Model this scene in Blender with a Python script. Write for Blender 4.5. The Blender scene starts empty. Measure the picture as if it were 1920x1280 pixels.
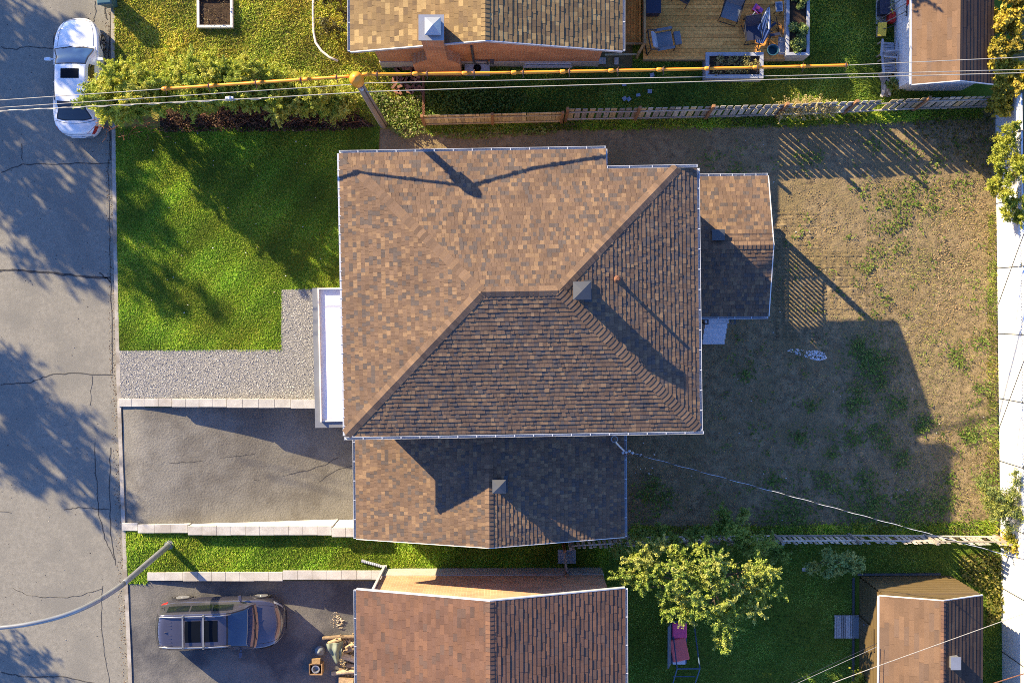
import bpy, math, random
import numpy as np
from mathutils import Vector, Matrix

random.seed(7); rng = np.random.default_rng(7)
SC = bpy.context.scene
COL = SC.collection
R = math.radians
# ------------------------------------------------------------------ camera, sky, sun, exposure
HC, S0 = 44.0, 0.0205                     # camera height (m), metres per photo pixel on the ground
FPX = HC / S0
TILT = -math.atan(60 * S0 / HC)
cam = bpy.data.cameras.new('camera'); camo = bpy.data.objects.new('camera', cam); COL.objects.link(camo)
camo.location = (0, 0, HC); camo.rotation_euler = (TILT, 0, 0)
cam.sensor_width = 36; cam.lens = 36 * FPX / 1920; cam.clip_end = 1000; cam.clip_start = 0.5
SC.camera = camo
SUN_E = R(23.5); SDX, SDY = 0.737, -0.676   # where shadows fall on the ground (x right, y up)
w = bpy.data.worlds.new('World'); SC.world = w; w.use_nodes = True
nt = w.node_tree; bg = nt.nodes['Background']
sky = nt.nodes.new('ShaderNodeTexSky'); sky.sky_type = 'NISHITA'; sky.sun_disc = False
sky.sun_elevation = SUN_E; sky.sun_rotation = math.atan2(-SDX, -SDY)
sky.ozone_density = 6.0; sky.air_density = 1.0; sky.dust_density = 0.3
tint = nt.nodes.new('ShaderNodeMix'); tint.data_type = 'RGBA'; tint.blend_type = 'MULTIPLY'; tint.inputs[0].default_value = 1
tint.inputs[7].default_value = (.92, .95, 1.20, 1)     # the deep blue of a very clear sky
nt.links.new(sky.outputs['Color'], tint.inputs[6]); nt.links.new(tint.outputs[2], bg.inputs['Color']); bg.inputs['Strength'].default_value = 0.108
sl = bpy.data.lights.new('sun', 'SUN'); slo = bpy.data.objects.new('sun', sl); COL.objects.link(slo)
sl.energy = 5.0; sl.angle = R(0.5); sl.color = (1.0, 0.81, 0.50)
slo.rotation_euler = Vector((SDX * math.cos(SUN_E), SDY * math.cos(SUN_E), -math.sin(SUN_E))).to_track_quat('-Z', 'Y').to_euler()
slo.location = (-30, 30, 40)
SC.view_settings.view_transform = 'Standard'; SC.view_settings.look = 'None'
SC.view_settings.exposure = 1.45; SC.view_settings.gamma = 1.0
SC.cycles.max_bounces = 6; SC.cycles.diffuse_bounces = 3; SC.cycles.glossy_bounces = 3
SC.cycles.transmission_bounces = 3; SC.cycles.transparent_max_bounces = 6
SC.cycles.use_denoising = False; SC.cycles.filter_width = 0.9

# ------------------------------------------------------------------ helpers
CA, SA = math.cos(TILT), math.sin(TILT)
def P(px, py, z=0.0):
    """world point at height z seen at photo pixel (px, py)"""
    dx = (px - 960) / FPX; dy = -(py - 640) / FPX
    y = dy * CA + SA; zz = dy * SA - CA
    t = (HC - z) / -zz
    return Vector((dx * t, y * t, z))
def PN(px, py, z=0.0):
    dx = (px - 960) / FPX; dy = -(py - 640) / FPX
    y = dy * CA + SA; zz = dy * SA - CA
    t = (HC - z) / -zz
    return dx * t, y * t
Z = Vector((0, 0, 1))
ORG = {}
def tag(o, label=None, cat=None, group=None, kind=None):
    if label: o['label'] = label
    if cat: o['category'] = cat
    if group: o['group'] = group
    if kind: o['kind'] = kind
    return o
def thing(name, label, cat, loc=(0, 0, 0), rz=0.0, group=None, world=True):
    """an Empty at the thing's base. world=True: children are given in world coordinates"""
    o = bpy.data.objects.new(name, None); COL.objects.link(o); o.empty_display_size = .2
    o.location = loc; o.rotation_euler = (0, 0, rz)
    ORG[o] = Vector(loc) if world else Vector((0, 0, 0))
    return tag(o, label, cat, group)
class MB:
    def __init__(s): s.v = []; s.f = []; s.m = []; s.c = []
    def add(s, vs, fs, mi=0, col=None):
        n = len(s.v); s.v += [tuple(v) for v in vs]
        for f in fs:
            s.f.append([n + i for i in f]); s.m.append(mi); s.c.append(col)
    def face(s, pts, mi=0, col=None): s.add(pts, [list(range(len(pts)))], mi, col)
    def box(s, x0, x1, y0, y1, z0, z1, mi=0, col=None):
        s.add([(x0,y0,z0),(x1,y0,z0),(x1,y1,z0),(x0,y1,z0),(x0,y0,z1),(x1,y0,z1),(x1,y1,z1),(x0,y1,z1)],
              [(3,2,1,0),(4,5,6,7),(0,1,5,4),(1,2,6,5),(2,3,7,6),(3,0,4,7)], mi, col)
    def hexa(s, b, t, mi=0, col=None):
        """4 bottom points (ccw from above) and 4 top points"""
        s.add(list(b) + list(t), [(3,2,1,0),(4,5,6,7),(0,1,5,4),(1,2,6,5),(2,3,7,6),(3,0,4,7)], mi, col)
    def prism(s, poly, z0, z1, mi=0, col=None):
        n = len(poly)
        b = [(p[0], p[1], z0 if not callable(z0) else z0(p)) for p in poly]
        t = [(p[0], p[1], z1 if not callable(z1) else z1(p)) for p in poly]
        s.add(b + t, [list(range(n))[::-1], list(range(n, 2*n))] + [(i, (i+1) % n, n + (i+1) % n, n + i) for i in range(n)], mi, col)
    def beam(s, a, b, w, h, up=Z, mi=0, col=None):
        a = Vector(a); b = Vector(b); d = (b - a).normalized(); u = Vector(up)
        if abs(d.dot(u)) > .98: u = Vector((0, 1, 0))
        sd = d.cross(u).normalized() * (w / 2); u = sd.cross(d).normalized() * (h / 2)
        s.add([a-sd-u, a+sd-u, a+sd+u, a-sd+u, b-sd-u, b+sd-u, b+sd+u, b-sd+u],
              [(0,1,2,3),(7,6,5,4),(4,5,1,0),(5,6,2,1),(6,7,3,2),(7,4,0,3)], mi, col)
    def tube(s, pts, r, n=8, mi=0, col=None, cap=True):
        pts = [Vector(p) for p in pts]; m = len(pts)
        rs = r if isinstance(r, (list, tuple)) else [r] * m
        vs = []
        for i, p in enumerate(pts):
            d = (pts[min(i+1, m-1)] - pts[max(i-1, 0)]).normalized()
            u = Vector((0, 0, 1)) if abs(d.z) < .9 else Vector((0, 1, 0))
            a = d.cross(u).normalized(); b = a.cross(d).normalized()
            for k in range(n):
                t = 2 * math.pi * k / n
                vs.append(p + (a * math.cos(t) + b * math.sin(t)) * rs[i])
        fs = [(i*n + k, i*n + (k+1) % n, (i+1)*n + (k+1) % n, (i+1)*n + k) for i in range(m-1) for k in range(n)]
        if cap: fs += [list(range(n))[::-1], [(m-1)*n + k for k in range(n)]]
        s.add(vs, fs, mi, col)
    def lathe(s, o, prof, n=16, mi=0, axis='z', col=None):
        o = Vector(o); vs = []
        for r, h in prof:
            for k in range(n):
                t = 2 * math.pi * k / n; c, q = r * math.cos(t), r * math.sin(t)
                vs.append(o + (Vector((c, q, h)) if axis == 'z' else Vector((c, h, q)) if axis == 'y' else Vector((h, c, q))))
        m = len(prof)
        fs = [(i*n + k, i*n + (k+1) % n, (i+1)*n + (k+1) % n, (i+1)*n + k) for i in range(m-1) for k in range(n)]
        fs += [list(range(n))[::-1], [(m-1)*n + k for k in range(n)]]
        s.add(vs, fs, mi, col)
    def grid(s, fn, us, vs_, mi=0, flip=False, col=None):
        nu, nv = len(us), len(vs_)
        vs = [fn(u, v) for u in us for v in vs_]
        fs = [(i*nv + j, (i+1)*nv + j, (i+1)*nv + j+1, i*nv + j+1) for i in range(nu-1) for j in range(nv-1)]
        if flip: fs = [f[::-1] for f in fs]
        s.add(vs, fs, mi, col)
    def build(s, name, mats, parent=None, smooth=False, bevel=0, solid=0, sub=0):
        me = bpy.data.meshes.new(name)
        org = ORG.get(parent, Vector((0, 0, 0))) if parent else Vector((0, 0, 0))
        vs = [(v[0]-org.x, v[1]-org.y, v[2]-org.z) for v in s.v]
        me.from_pydata(vs, [], s.f)
        mats = mats if isinstance(mats, (list, tuple)) else [mats]
        for m in mats: me.materials.append(m)
        if len(mats) > 1: me.polygons.foreach_set('material_index', s.m)
        if any(c is not None for c in s.c):
            at = me.color_attributes.new('Col', 'FLOAT_COLOR', 'CORNER'); buf = []
            for f, c in zip(s.f, s.c):
                c = c or (.5, .5, .5); buf += [c[0], c[1], c[2], 1.0] * len(f)
            at.data.foreach_set('color', buf)
        if smooth: me.polygons.foreach_set('use_smooth', [True] * len(me.polygons))
        me.update()
        o = bpy.data.objects.new(name, me); COL.objects.link(o)
        if parent:
            o.parent = parent; ORG[o] = org
        if solid:
            m = o.modifiers.new('solid', 'SOLIDIFY'); m.thickness = solid; m.offset = -1
        if sub:
            m = o.modifiers.new('sub', 'SUBSURF'); m.levels = m.render_levels = sub
        if bevel:
            m = o.modifiers.new('bevel', 'BEVEL'); m.width = bevel; m.segments = 2; m.limit_method = 'ANGLE'
        return o
def npmesh(name, V, nper, cols, mat, parent=None):
    """many separate polygons of nper corners each; V (n*nper,3), cols (n,3)"""
    n = len(V) // nper; me = bpy.data.meshes.new(name)
    org = ORG.get(parent, Vector((0, 0, 0))) if parent else Vector((0, 0, 0))
    V = np.asarray(V, dtype=np.float32) - np.array(org, dtype=np.float32)
    me.vertices.add(n * nper); me.vertices.foreach_set('co', V.ravel())
    me.loops.add(n * nper); me.loops.foreach_set('vertex_index', np.arange(n * nper, dtype=np.int32))
    me.polygons.add(n); me.polygons.foreach_set('loop_start', np.arange(0, n * nper, nper, dtype=np.int32))
    at = me.color_attributes.new('Col', 'FLOAT_COLOR', 'CORNER')
    c4 = np.ones((n * nper, 4), dtype=np.float32); c4[:, :3] = np.repeat(cols, nper, axis=0)
    at.data.foreach_set('color', c4.ravel())
    me.materials.append(mat); me.update(calc_edges=True)
    o = bpy.data.objects.new(name, me); COL.objects.link(o)
    if parent: o.parent = parent; ORG[o] = org
    return o
def copy_tree(o, parent=None):
    c = o.copy(); COL.objects.link(c)
    if parent: c.parent = parent
    for ch in list(o.children): copy_tree(ch, c)
    return c

# ------------------------------------------------------------------ materials
def _base(name, rough, metal=0.0):
    m = bpy.data.materials.new(name); m.use_nodes = True
    n = m.node_tree.nodes; b = n['Principled BSDF']
    b.inputs['Roughness'].default_value = rough; b.inputs['Metallic'].default_value = metal
    return m, m.node_tree, b
def L(nt, a, b): nt.links.new(a, b)
def noise(nt, vec, scale, detail=6, rough=.6):
    t = nt.nodes.new('ShaderNodeTexNoise'); t.inputs['Scale'].default_value = scale
    t.inputs['Detail'].default_value = detail; t.inputs['Roughness'].default_value = rough
    L(nt, vec, t.inputs['Vector']); return t.outputs['Fac']
def ramp(nt, fac, stops):
    r = nt.nodes.new('ShaderNodeValToRGB'); e = r.color_ramp.elements
    while len(e) < len(stops): e.new(.5)
    for k, (p, c) in enumerate(stops):
        e[k].position = p; e[k].color = (c[0], c[1], c[2], 1) if not isinstance(c, float) else (c, c, c, 1)
    L(nt, fac, r.inputs['Fac']); return r.outputs['Color']
def mix(nt, a, b, fac, mode='MIX'):
    x = nt.nodes.new('ShaderNodeMix'); x.data_type = 'RGBA'; x.blend_type = mode
    if hasattr(fac, 'links'): L(nt, fac, x.inputs[0])
    else: x.inputs[0].default_value = fac
    for s, v in ((x.inputs[6], a), (x.inputs[7], b)):
        if hasattr(v, 'links'): L(nt, v, s)
        else: s.default_value = (v[0], v[1], v[2], 1)
    return x.outputs[2]
def bump(nt, bsdf, h, strength, dist=.02):
    b = nt.nodes.new('ShaderNodeBump'); b.inputs['Strength'].default_value = strength; b.inputs['Distance'].default_value = dist
    L(nt, h, b.inputs['Height']); L(nt, b.outputs['Normal'], bsdf.inputs['Normal'])
def vec(nt, scale=None):
    t = nt.nodes.new('ShaderNodeTexCoord')
    if not scale: return t.outputs['Object']
    m = nt.nodes.new('ShaderNodeMapping'); m.inputs['Scale'].default_value = scale
    L(nt, t.outputs['Object'], m.inputs['Vector']); return m.outputs['Vector']
def M2(name, c1, c2, scale=3.0, rough=.8, bmp=.3, bscale=40, metal=0, c3=None, scale3=.4, stretch=None, spec=None, bdist=.02):
    """two-tone noise colour, optional large blotches c3, bump"""
    m, nt, b = _base(name, rough, metal); v = vec(nt, stretch)
    col = ramp(nt, noise(nt, v, scale), [(.3, c1), (.7, c2)])
    if c3: col = mix(nt, col, c3, ramp(nt, noise(nt, v, scale3, 5), [(.48, 0.0), (.62, 1.0)]))
    fine = ramp(nt, noise(nt, v, bscale * 2, 3), [(.25, .72), (.75, 1.22)])
    L(nt, mix(nt, col, fine, 1.0, 'MULTIPLY'), b.inputs['Base Color'])
    if bmp: bump(nt, b, noise(nt, v, bscale, 5), bmp, bdist)
    if spec is not None: b.inputs['Specular IOR Level'].default_value = spec
    return m
def MA(name, rough=.85, grain=60, trans=0.0, bmp=.2, spec=.3, lo=.75, hi=1.2, stain=0):
    """colour from the mesh's own tint per piece"""
    m, nt, b = _base(name, rough); v = vec(nt)
    a = nt.nodes.new('ShaderNodeAttribute'); a.attribute_name = 'Col'
    g = ramp(nt, noise(nt, v, grain, 3), [(.3, lo), (.7, hi)])
    c = mix(nt, a.outputs['Color'], g, 1.0, 'MULTIPLY')
    if stain: c = mix(nt, c, ramp(nt, noise(nt, v, stain, 7, .65), [(.3, (.80,.80,.82)), (.55, (1.,1.,1.)), (.75, (1.1,1.08,1.04))]), 1.0, 'MULTIPLY')
    L(nt, c, b.inputs['Base Color'])
    b.inputs['Specular IOR Level'].default_value = spec
    if bmp: bump(nt, b, noise(nt, v, grain * 1.5, 3), bmp, .01)
    if trans:
        tr = nt.nodes.new('ShaderNodeBsdfTranslucent'); L(nt, c, tr.inputs['Color'])
        mx = nt.nodes.new('ShaderNodeMixShader'); mx.inputs[0].default_value = trans
        out = [n for n in nt.nodes if n.type == 'OUTPUT_MATERIAL'][0]
        L(nt, b.outputs[0], mx.inputs[1]); L(nt, tr.outputs[0], mx.inputs[2]); L(nt, mx.outputs[0], out.inputs['Surface'])
    return m
def MBrick(name, c1, c2, mortar, w=.21, h=.072):
    m, nt, b = _base(name, .9); t = nt.nodes.new('ShaderNodeTexCoord')
    s = nt.nodes.new('ShaderNodeSeparateXYZ'); L(nt, t.outputs['Object'], s.inputs[0])
    ad = nt.nodes.new('ShaderNodeMath'); ad.operation = 'ADD'; L(nt, s.outputs[0], ad.inputs[0]); L(nt, s.outputs[1], ad.inputs[1])
    c = nt.nodes.new('ShaderNodeCombineXYZ'); L(nt, ad.outputs[0], c.inputs[0]); L(nt, s.outputs[2], c.inputs[1])
    k = nt.nodes.new('ShaderNodeTexBrick'); L(nt, c.outputs[0], k.inputs['Vector'])
    k.inputs['Scale'].default_value = 1; k.inputs['Brick Width'].default_value = w; k.inputs['Row Height'].default_value = h
    k.inputs['Mortar Size'].default_value = .011; k.inputs['Bias'].default_value = 0
    k.inputs['Color1'].default_value = (*c1, 1); k.inputs['Color2'].default_value = (*c2, 1); k.inputs['Mortar'].default_value = (*mortar, 1)
    n = ramp(nt, noise(nt, t.outputs['Object'], 1.2, 5), [(.3, .75), (.7, 1.2)])
    L(nt, mix(nt, k.outputs['Color'], n, 1.0, 'MULTIPLY'), b.inputs['Base Color'])
    inv = nt.nodes.new('ShaderNodeMath'); inv.operation = 'SUBTRACT'; inv.inputs[0].default_value = 1
    L(nt, k.outputs['Fac'], inv.inputs[1]); bump(nt, b, inv.outputs[0], .6, .012)
    return m
def MP(name, c, rough=.3, metal=0, coat=0, spec=.5):
    """paint or plastic with slight dirt"""
    m, nt, b = _base(name, rough, metal); v = vec(nt)
    g = ramp(nt, noise(nt, v, 2.5, 6), [(.25, .86), (.75, 1.06)])
    L(nt, mix(nt, c, g, 1.0, 'MULTIPLY'), b.inputs['Base Color'])
    b.inputs['Coat Weight'].default_value = coat; b.inputs['Coat Roughness'].default_value = .04
    b.inputs['Specular IOR Level'].default_value = spec
    return m
M = {}
M['dirt'] = M2('soil', (.15,.112,.065), (.35,.265,.145), 3.2, .95, .9, 16, c3=(.215,.165,.085), scale3=.8, spec=.15, bdist=.03)
M['ground'] = M2('ground_earth', (.12,.10,.05), (.20,.17,.08), 1.5, .95, .5, 20, spec=.15)
M['road'] = M2('worn_asphalt', (.205,.193,.163), (.275,.258,.217), 7, .9, .6, 26, c3=(.205,.195,.168), scale3=.5, spec=.2, bdist=.012)
M['crack'] = M2('crack_sealant', (.03,.03,.03), (.07,.065,.06), 8, .9, .2, 60)
M['drive'] = M2('driveway_asphalt', (.19,.178,.15), (.26,.243,.205), 1.0, .92, .55, 13, c3=(.17,.156,.13), scale3=.7, spec=.2, bdist=.035)
M['drive2'] = M2('old_driveway_asphalt', (.125,.122,.115), (.19,.18,.165), 1.3, .92, .5, 15, c3=(.08,.08,.085), scale3=.5, spec=.2, bdist=.03)
M['whitestone'] = M2('white_wall_stone', (.60,.59,.55), (.72,.71,.67), 2.5, .9, .3, 40, spec=.2)
M['concrete'] = M2('concrete', (.40,.38,.35), (.54,.52,.48), 2.5, .9, .3, 40, c3=(.36,.33,.29), scale3=.9, spec=.2)
M['kerb'] = M2('kerb_concrete', (.33,.30,.26), (.46,.43,.38), 2.5, .9, .3, 40, c3=(.24,.21,.17), scale3=.9, spec=.2)
M['gravel'] = M2('gravel', (.19,.185,.17), (.38,.365,.335), 22, .95, .9, 30, spec=.2, bdist=.05)
M['lawn'] = M2('lawn_soil', (.085,.14,.015), (.14,.19,.025), 2.0, .95, .5, 25, spec=.1)
M['straw'] = M2('dry_lawn_soil', (.22,.20,.04), (.32,.27,.07), 2.0, .95, .5, 25, spec=.1)
M['mulch'] = M2('leaf_litter', (.035,.025,.018), (.09,.06,.04), 6, .95, .8, 30, spec=.1, bdist=.04)
M['grass'] = MA('grass_blades', .7, 9, .3, 0, .2, .75, 1.25)
M['leaf'] = MA('leaves', .55, 5, .35, 0, .35, .8, 1.2)
M['dryleaf'] = MA('dry_twigs', .9, 5, .1, 0, .1)
M['bark'] = M2('bark', (.10,.075,.05), (.20,.155,.11), 12, .95, .8, 30, spec=.1)
M['shingle'] = MA('asphalt_shingles', .93, 60, 0, .35, .2, .74, 1.26, .9)
M['felt'] = M2('roof_deck', (.05,.04,.035), (.09,.07,.06), 8, .95, .2, 40)
M['white'] = MP('white_aluminium', (.50,.52,.55), .4)
M['fascia'] = MP('painted_trim', (.72,.68,.62), .5)
M['gmetal'] = MP('galvanised_metal', (.42,.43,.44), .38, .6)
M['vent'] = MP('vent_metal', (.09,.093,.098), .5, .4)
M['dmetal'] = MP('charcoal_metal', (.10,.105,.11), .4, .3)
M['membrane'] = MP('white_roof_membrane', (.84,.84,.84), .6)
M['greytrim'] = MP('grey_flashing', (.17,.18,.20), .5)
M['siding'] = M2('pale_siding', (.62,.64,.68), (.70,.72,.76), 1.2, .6, 0, 20)
M['brick'] = MBrick('orange_brick', (.42,.145,.045), (.52,.20,.065), (.48,.31,.19))
M['brick2'] = MBrick('buff_brick', (.46,.22,.11), (.58,.31,.16), (.60,.42,.27))
M['brick3'] = MBrick('brown_brick', (.26,.14,.09), (.36,.20,.13), (.40,.36,.32))
M['found'] = M2('foundation_render', (.38,.36,.32), (.50,.47,.42), 2, .9, .25, 30, spec=.2)
M['wood'] = MA('weathered_boards', .85, 14, 0, .4, .2, .7, 1.25)
M['deckw'] = MA('deck_boards', .75, 10, 0, .4, .3, .7, 1.25)
M['timber'] = M2('grey_timber', (.24,.20,.15), (.40,.34,.26), 5, .85, .5, 30, stretch=(1, 1, 1))
M['orange'] = MP('orange_rubber', (.90,.30,.02), .45)
M['tie'] = MP('dark_tie', (.12,.05,.03), .6)
M['wire'] = MP('bare_wire', (.42,.40,.35), .45, .2)
M['bwire'] = MP('black_wire', (.03,.03,.035), .5)
M['pole'] = M2('pole_wood', (.19,.15,.11), (.33,.27,.20), 6, .9, .7, 25, stretch=(6, 6, .5))
M['steel'] = MP('lamp_post_steel', (.30,.31,.31), .4, .4)
M['carw'] = MP('white_car_paint', (.80,.81,.83), .22, 0, .8)
M['carg'] = MP('dark_metallic_paint', (.115,.112,.145), .25, .6, 1.0)
M['glass'] = MP('tinted_glass', (.012,.016,.022), .03, 0, .5, .9)
M['wglass'] = MP('windscreen_glass', (.022,.05,.11), .04, 0, .5, .8)  # blue of the reflected sky put into the glass colour
M['sunroof'] = MP('dark_roof_glass', (.006,.008,.012), .25, 0, 0, .12)
M['rubber'] = MP('tyre_rubber', (.018,.018,.02), .8)
M['rim'] = MP('alloy_rim', (.55,.56,.58), .3, .7)
M['blackp'] = MP('black_plastic', (.02,.02,.024), .5)
M['chrome'] = MP('chrome', (.75,.76,.78), .12, 1.0)
M['red'] = MP('red_lens', (.45,.02,.015), .25)
M['amber'] = MP('amber_lens', (.7,.2,.03), .25)
M['clear'] = MP('headlight_lens', (.55,.58,.60), .12, .2)
M['blue'] = MP('blue_fabric', (.06,.11,.20), .8)
M['navy'] = MP('navy_vinyl', (.018,.024,.055), .55)
M['slate'] = MP('slate_mesh_fabric', (.17,.19,.21), .8)
M['pink'] = MP('pink_cushion', (.95,.10,.24), .8)
M['pinkr'] = MP('coral_cushion', (.97,.17,.15), .8)
M['yellow'] = MP('yellow_plastic', (.72,.50,.03), .5)
M['redp'] = MP('red_plastic', (.60,.03,.02), .5)
M['teal'] = MP('teal_plastic', (.03,.11,.15), .5)
M['brownm'] = MP('brown_metal_siding', (.13,.09,.04), .5)
M['tarp'] = MP('grey_green_tarp', (.16,.19,.15), .7)
M['purple'] = MP('purple_toy', (.45,.10,.45), .5)
M['whitepaint'] = MP('white_painted_panel', (.82,.82,.81), .55)
M['greypaint'] = M2('grey_painted_wood', (.30,.32,.36), (.42,.44,.48), 3, .7, .3, 25)
M['window'] = MP('window_glass', (.03,.04,.05), .05, 0, 0, .8)
M['rust'] = M2('rusty_brown', (.14,.06,.035), (.25,.11,.06), 8, .9, .6, 30)

# ------------------------------------------------------------------ shingled roof builders
PAL_MAIN = [((.172,.113,.075),.36), ((.150,.099,.068),.22), ((.112,.089,.076),.21), ((.240,.156,.092),.13), ((.200,.130,.080),.08)]
PAL_SHADE_SIDE = [((.085,.055,.04),.5), ((.07,.047,.037),.3), ((.10,.066,.046),.2)]  # shed slopes away from the sun, their shade put into the colour
PAL_TAN = [((.22,.152,.076),.45), ((.195,.134,.07),.25), ((.165,.115,.066),.12), ((.33,.235,.112),.18)]
PAL_RED = [((.165,.092,.062),.40), ((.15,.085,.06),.30), ((.128,.082,.063),.15), ((.185,.100,.063),.15)]
PAL_BROWN = [((.185,.115,.070),.5), ((.165,.108,.073),.25), ((.205,.125,.074),.25)]
def pick(pal):
    r = random.random(); a = 0
    for c, wt in pal:
        a += wt
        if r <= a: break
    k = random.uniform(.9, 1.1); return (c[0]*k, c[1]*k, c[2]*k)
def clip(poly, a, b, c):
    """keep a*u+b*v<=c"""
    out = []
    for i in range(len(poly)):
        p, q = poly[i], poly[(i+1) % len(poly)]
        dp, dq = a*p[0]+b*p[1]-c, a*q[0]+b*q[1]-c
        if dp <= 0: out.append(p)
        if dp * dq < 0:
            t = dp / (dp - dq); out.append((p[0]+(q[0]-p[0])*t, p[1]+(q[1]-p[1])*t))
    return out
def shingles(mb, O, U, poly3, pal, ex=.145, tab=(.095, .175), th=.018, lam=.009, O2=None):
    """lay real overlapping courses of tabs on the plane of poly3; O a point on the eave line, U along the eave"""
    O = Vector(O); U = Vector(U).normalized(); pts = [Vector(p) for p in poly3]
    nrm = Vector((0, 0, 0))
    for i in range(len(pts)): nrm += pts[i].cross(pts[(i+1) % len(pts)])
    nrm.normalize()
    if nrm.z < 0: nrm = -nrm
    V = nrm.cross(U).normalized()
    if V.z < 0: V = -V
    uv = [((p-O).dot(U), (p-O).dot(V)) for p in pts]
    area = sum(uv[i][0]*uv[(i+1) % len(uv)][1]-uv[(i+1) % len(uv)][0]*uv[i][1] for i in range(len(uv)))
    if area < 0: uv = uv[::-1]
    mb.face([O+U*u+V*v-nrm*.004 for u, v in uv], 1, (.05, .04, .035))
    hs = []
    for i in range(len(uv)):
        p, q = uv[i], uv[(i+1) % len(uv)]
        a, b = q[1]-p[1], -(q[0]-p[0]); l = math.hypot(a, b)
        if l > 1e-6: hs.append((a/l, b/l, (a*p[0]+b*p[1])/l))
    umin, umax = min(p[0] for p in uv), max(p[0] for p in uv); vmin, vmax = min(p[1] for p in uv), max(p[1] for p in uv)
    j = math.floor(vmin/ex)
    while j*ex < vmax:
        v0, v1 = j*ex, (j+1)*ex+.02
        u = umin-random.uniform(0, tab[1])
        wob = random.uniform(-.004, .004)
        while u < umax:
            wd = random.uniform(*tab); pl = [(u, v0), (u+wd-.004, v0), (u+wd-.004, v1), (u, v1)]; u += wd
            for h in hs:
                pl = clip(pl, *h)
                if len(pl) < 3: break
            if len(pl) < 3: continue
            t0 = th + (lam if random.random() < .42 else 0)+wob*.3
            up = []
            for (a, b) in pl:
                k = (b-v0)/(v1-v0); up.append(O+U*a+V*b+nrm*(t0*(1-k)+.003*k))
            c = pick(pal); mb.face(up, 0, c)
            for i in range(len(pl)):
                p, q = pl[i], pl[(i+1) % len(pl)]
                if abs(p[1]-v0) < 1e-5 and abs(q[1]-v0) < 1e-5:
                    mb.face([O+U*p[0]+V*p[1], O+U*q[0]+V*q[1], up[(i+1) % len(pl)], up[i]], 0, (c[0]*.8, c[1]*.8, c[2]*.8))
        j += 1
    return nrm
def caps(mb, a, b, n1, n2, pal, wd=.15, ex=.15, th=.02):
    """hip or ridge cap shingles from a (low end) to b (high end); n1, n2 normals of the two slopes"""
    a = Vector(a); b = Vector(b); d = (b-a).normalized(); ln = (b-a).length
    s1, s2 = n1.cross(d).normalized(), n2.cross(d).normalized()
    mid = (n1+n2).normalized()
    if s1.dot(n2) > 0: s1 = -s1
    if s2.dot(n1) > 0: s2 = -s2
    k = 0
    while k*ex < ln:
        p = a+d*(k*ex); q = a+d*min(ln, (k+1)*ex+.05); c = pick(pal)
        lo, hi = th+.012, .014
        P0, Q0 = p+mid*(lo+.012), q+mid*(hi+.012)
        for s, n in ((s1, n1), (s2, n2)):
            e0, e1 = p+s*wd+n*lo, q+s*wd+n*hi
            mb.face([P0, e0, e1, Q0], 0, c)
            mb.face([P0, P0-mid*.02, e0-n*.02, e0], 0, (c[0]*.8, c[1]*.8, c[2]*.8))
            mb.face([e0, e0-n*.03, e1-n*.02, e1], 0, (c[0]*.8, c[1]*.8, c[2]*.8))
        k += 1
def gutter(name, a, b, out, parent, mat=None, step=.62):
    """open trough with hanger straps along the eave a-b; out points away from the house"""
    a = Vector(a); b = Vector(b); o = Vector(out).normalized(); mb = MB()
    W_, D_ = .092, .10
    prof = [(0, .0), (0, -D_), (W_, -D_), (W_, .008), (W_-.014, .008), (W_-.014, -.004), (W_-.006, -.004), (W_-.006, -D_+.006), (.006, -D_+.006), (.006, 0)]
    n = len(prof)
    vs = [p+o*x+Z*z for p in (a, b) for x, z in prof]
    mb.add(vs, [(i, (i+1) % n, n+(i+1) % n, n+i) for i in range(n)]+[list(range(n))[::-1], list(range(n, 2*n))])
    ln = (b-a).length; d = (b-a)/ln; k = max(2, int(ln/step))
    for i in range(k+1):
        p = a+d*min(max(ln*i/k, .02), ln-.02)
        mb.beam(p+o*.002+Z*.006, p+o*(W_+.002)+Z*.012, .03, .006)
    return mb.build(name, mat or M['white'], parent)
# ------------------------------------------------------------------ ground, road, lawns, paths
def px_poly(pts, z=0.0): return [P(x, y, 0).to_2d().to_3d() + Z * z for x, y in pts]
def sheet(name, pts, z, mat, kind='structure', sub=0):
    mb = MB(); mb.face(px_poly(pts, z)[::-1]); o = mb.build(name, mat); o['kind'] = kind
    return o
def kx(y): return 207 + (y / 1280.0) * 33 - 8 * math.sin(math.pi * min(max(y, 0), 1280) / 1280)   # kerb line in photo pixels
def hexpand(): pass
ys_k = [-3000, -600] + list(range(-100, 1401, 50)) + [2000, 4200]
KX = lambda y: kx(min(max(y, -100), 1400))
# big ground sheet with openings for the sunken street and driveways
DX1 = P(706, 0).x
def gx(px): return (px - 960) * S0
def rect_cells(x_breaks, y_breaks, holes):
    mb = MB()
    for i in range(len(x_breaks)-1):
        for j in range(len(y_breaks)-1):
            xa, xb, ya, yb = x_breaks[i], x_breaks[i+1], y_breaks[j], y_breaks[j+1]
            cx, cy = (xa+xb)/2, (ya+yb)/2
            if any(h[0] < cx < h[1] and h[2] < cy < h[3] for h in holes): continue
            mb.face([(xa, ya, -.03), (xb, ya, -.03), (xb, yb, -.03), (xa, yb, -.03)])
    return mb
yA, yB = P(0, 764).y, P(0, 986).y
yC, yD = P(0, 1089).y, P(0, 1420).y
xk = P(220, 0).x; xroad0, xroad1 = P(-360, 0).x, P(255, 0).x
xk = xroad1
holes = [(xroad0, xroad1, -260, 260), (xk-.001, DX1, yB, yA), (xk-.001, DX1, yD, yC)]
g = rect_cells([-300, xroad0, xroad1, DX1, 300], sorted([-300, -260, yD, yC, yB, yA, 260, 300]), holes).build('ground', M['ground']); g['kind'] = 'structure'
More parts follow.
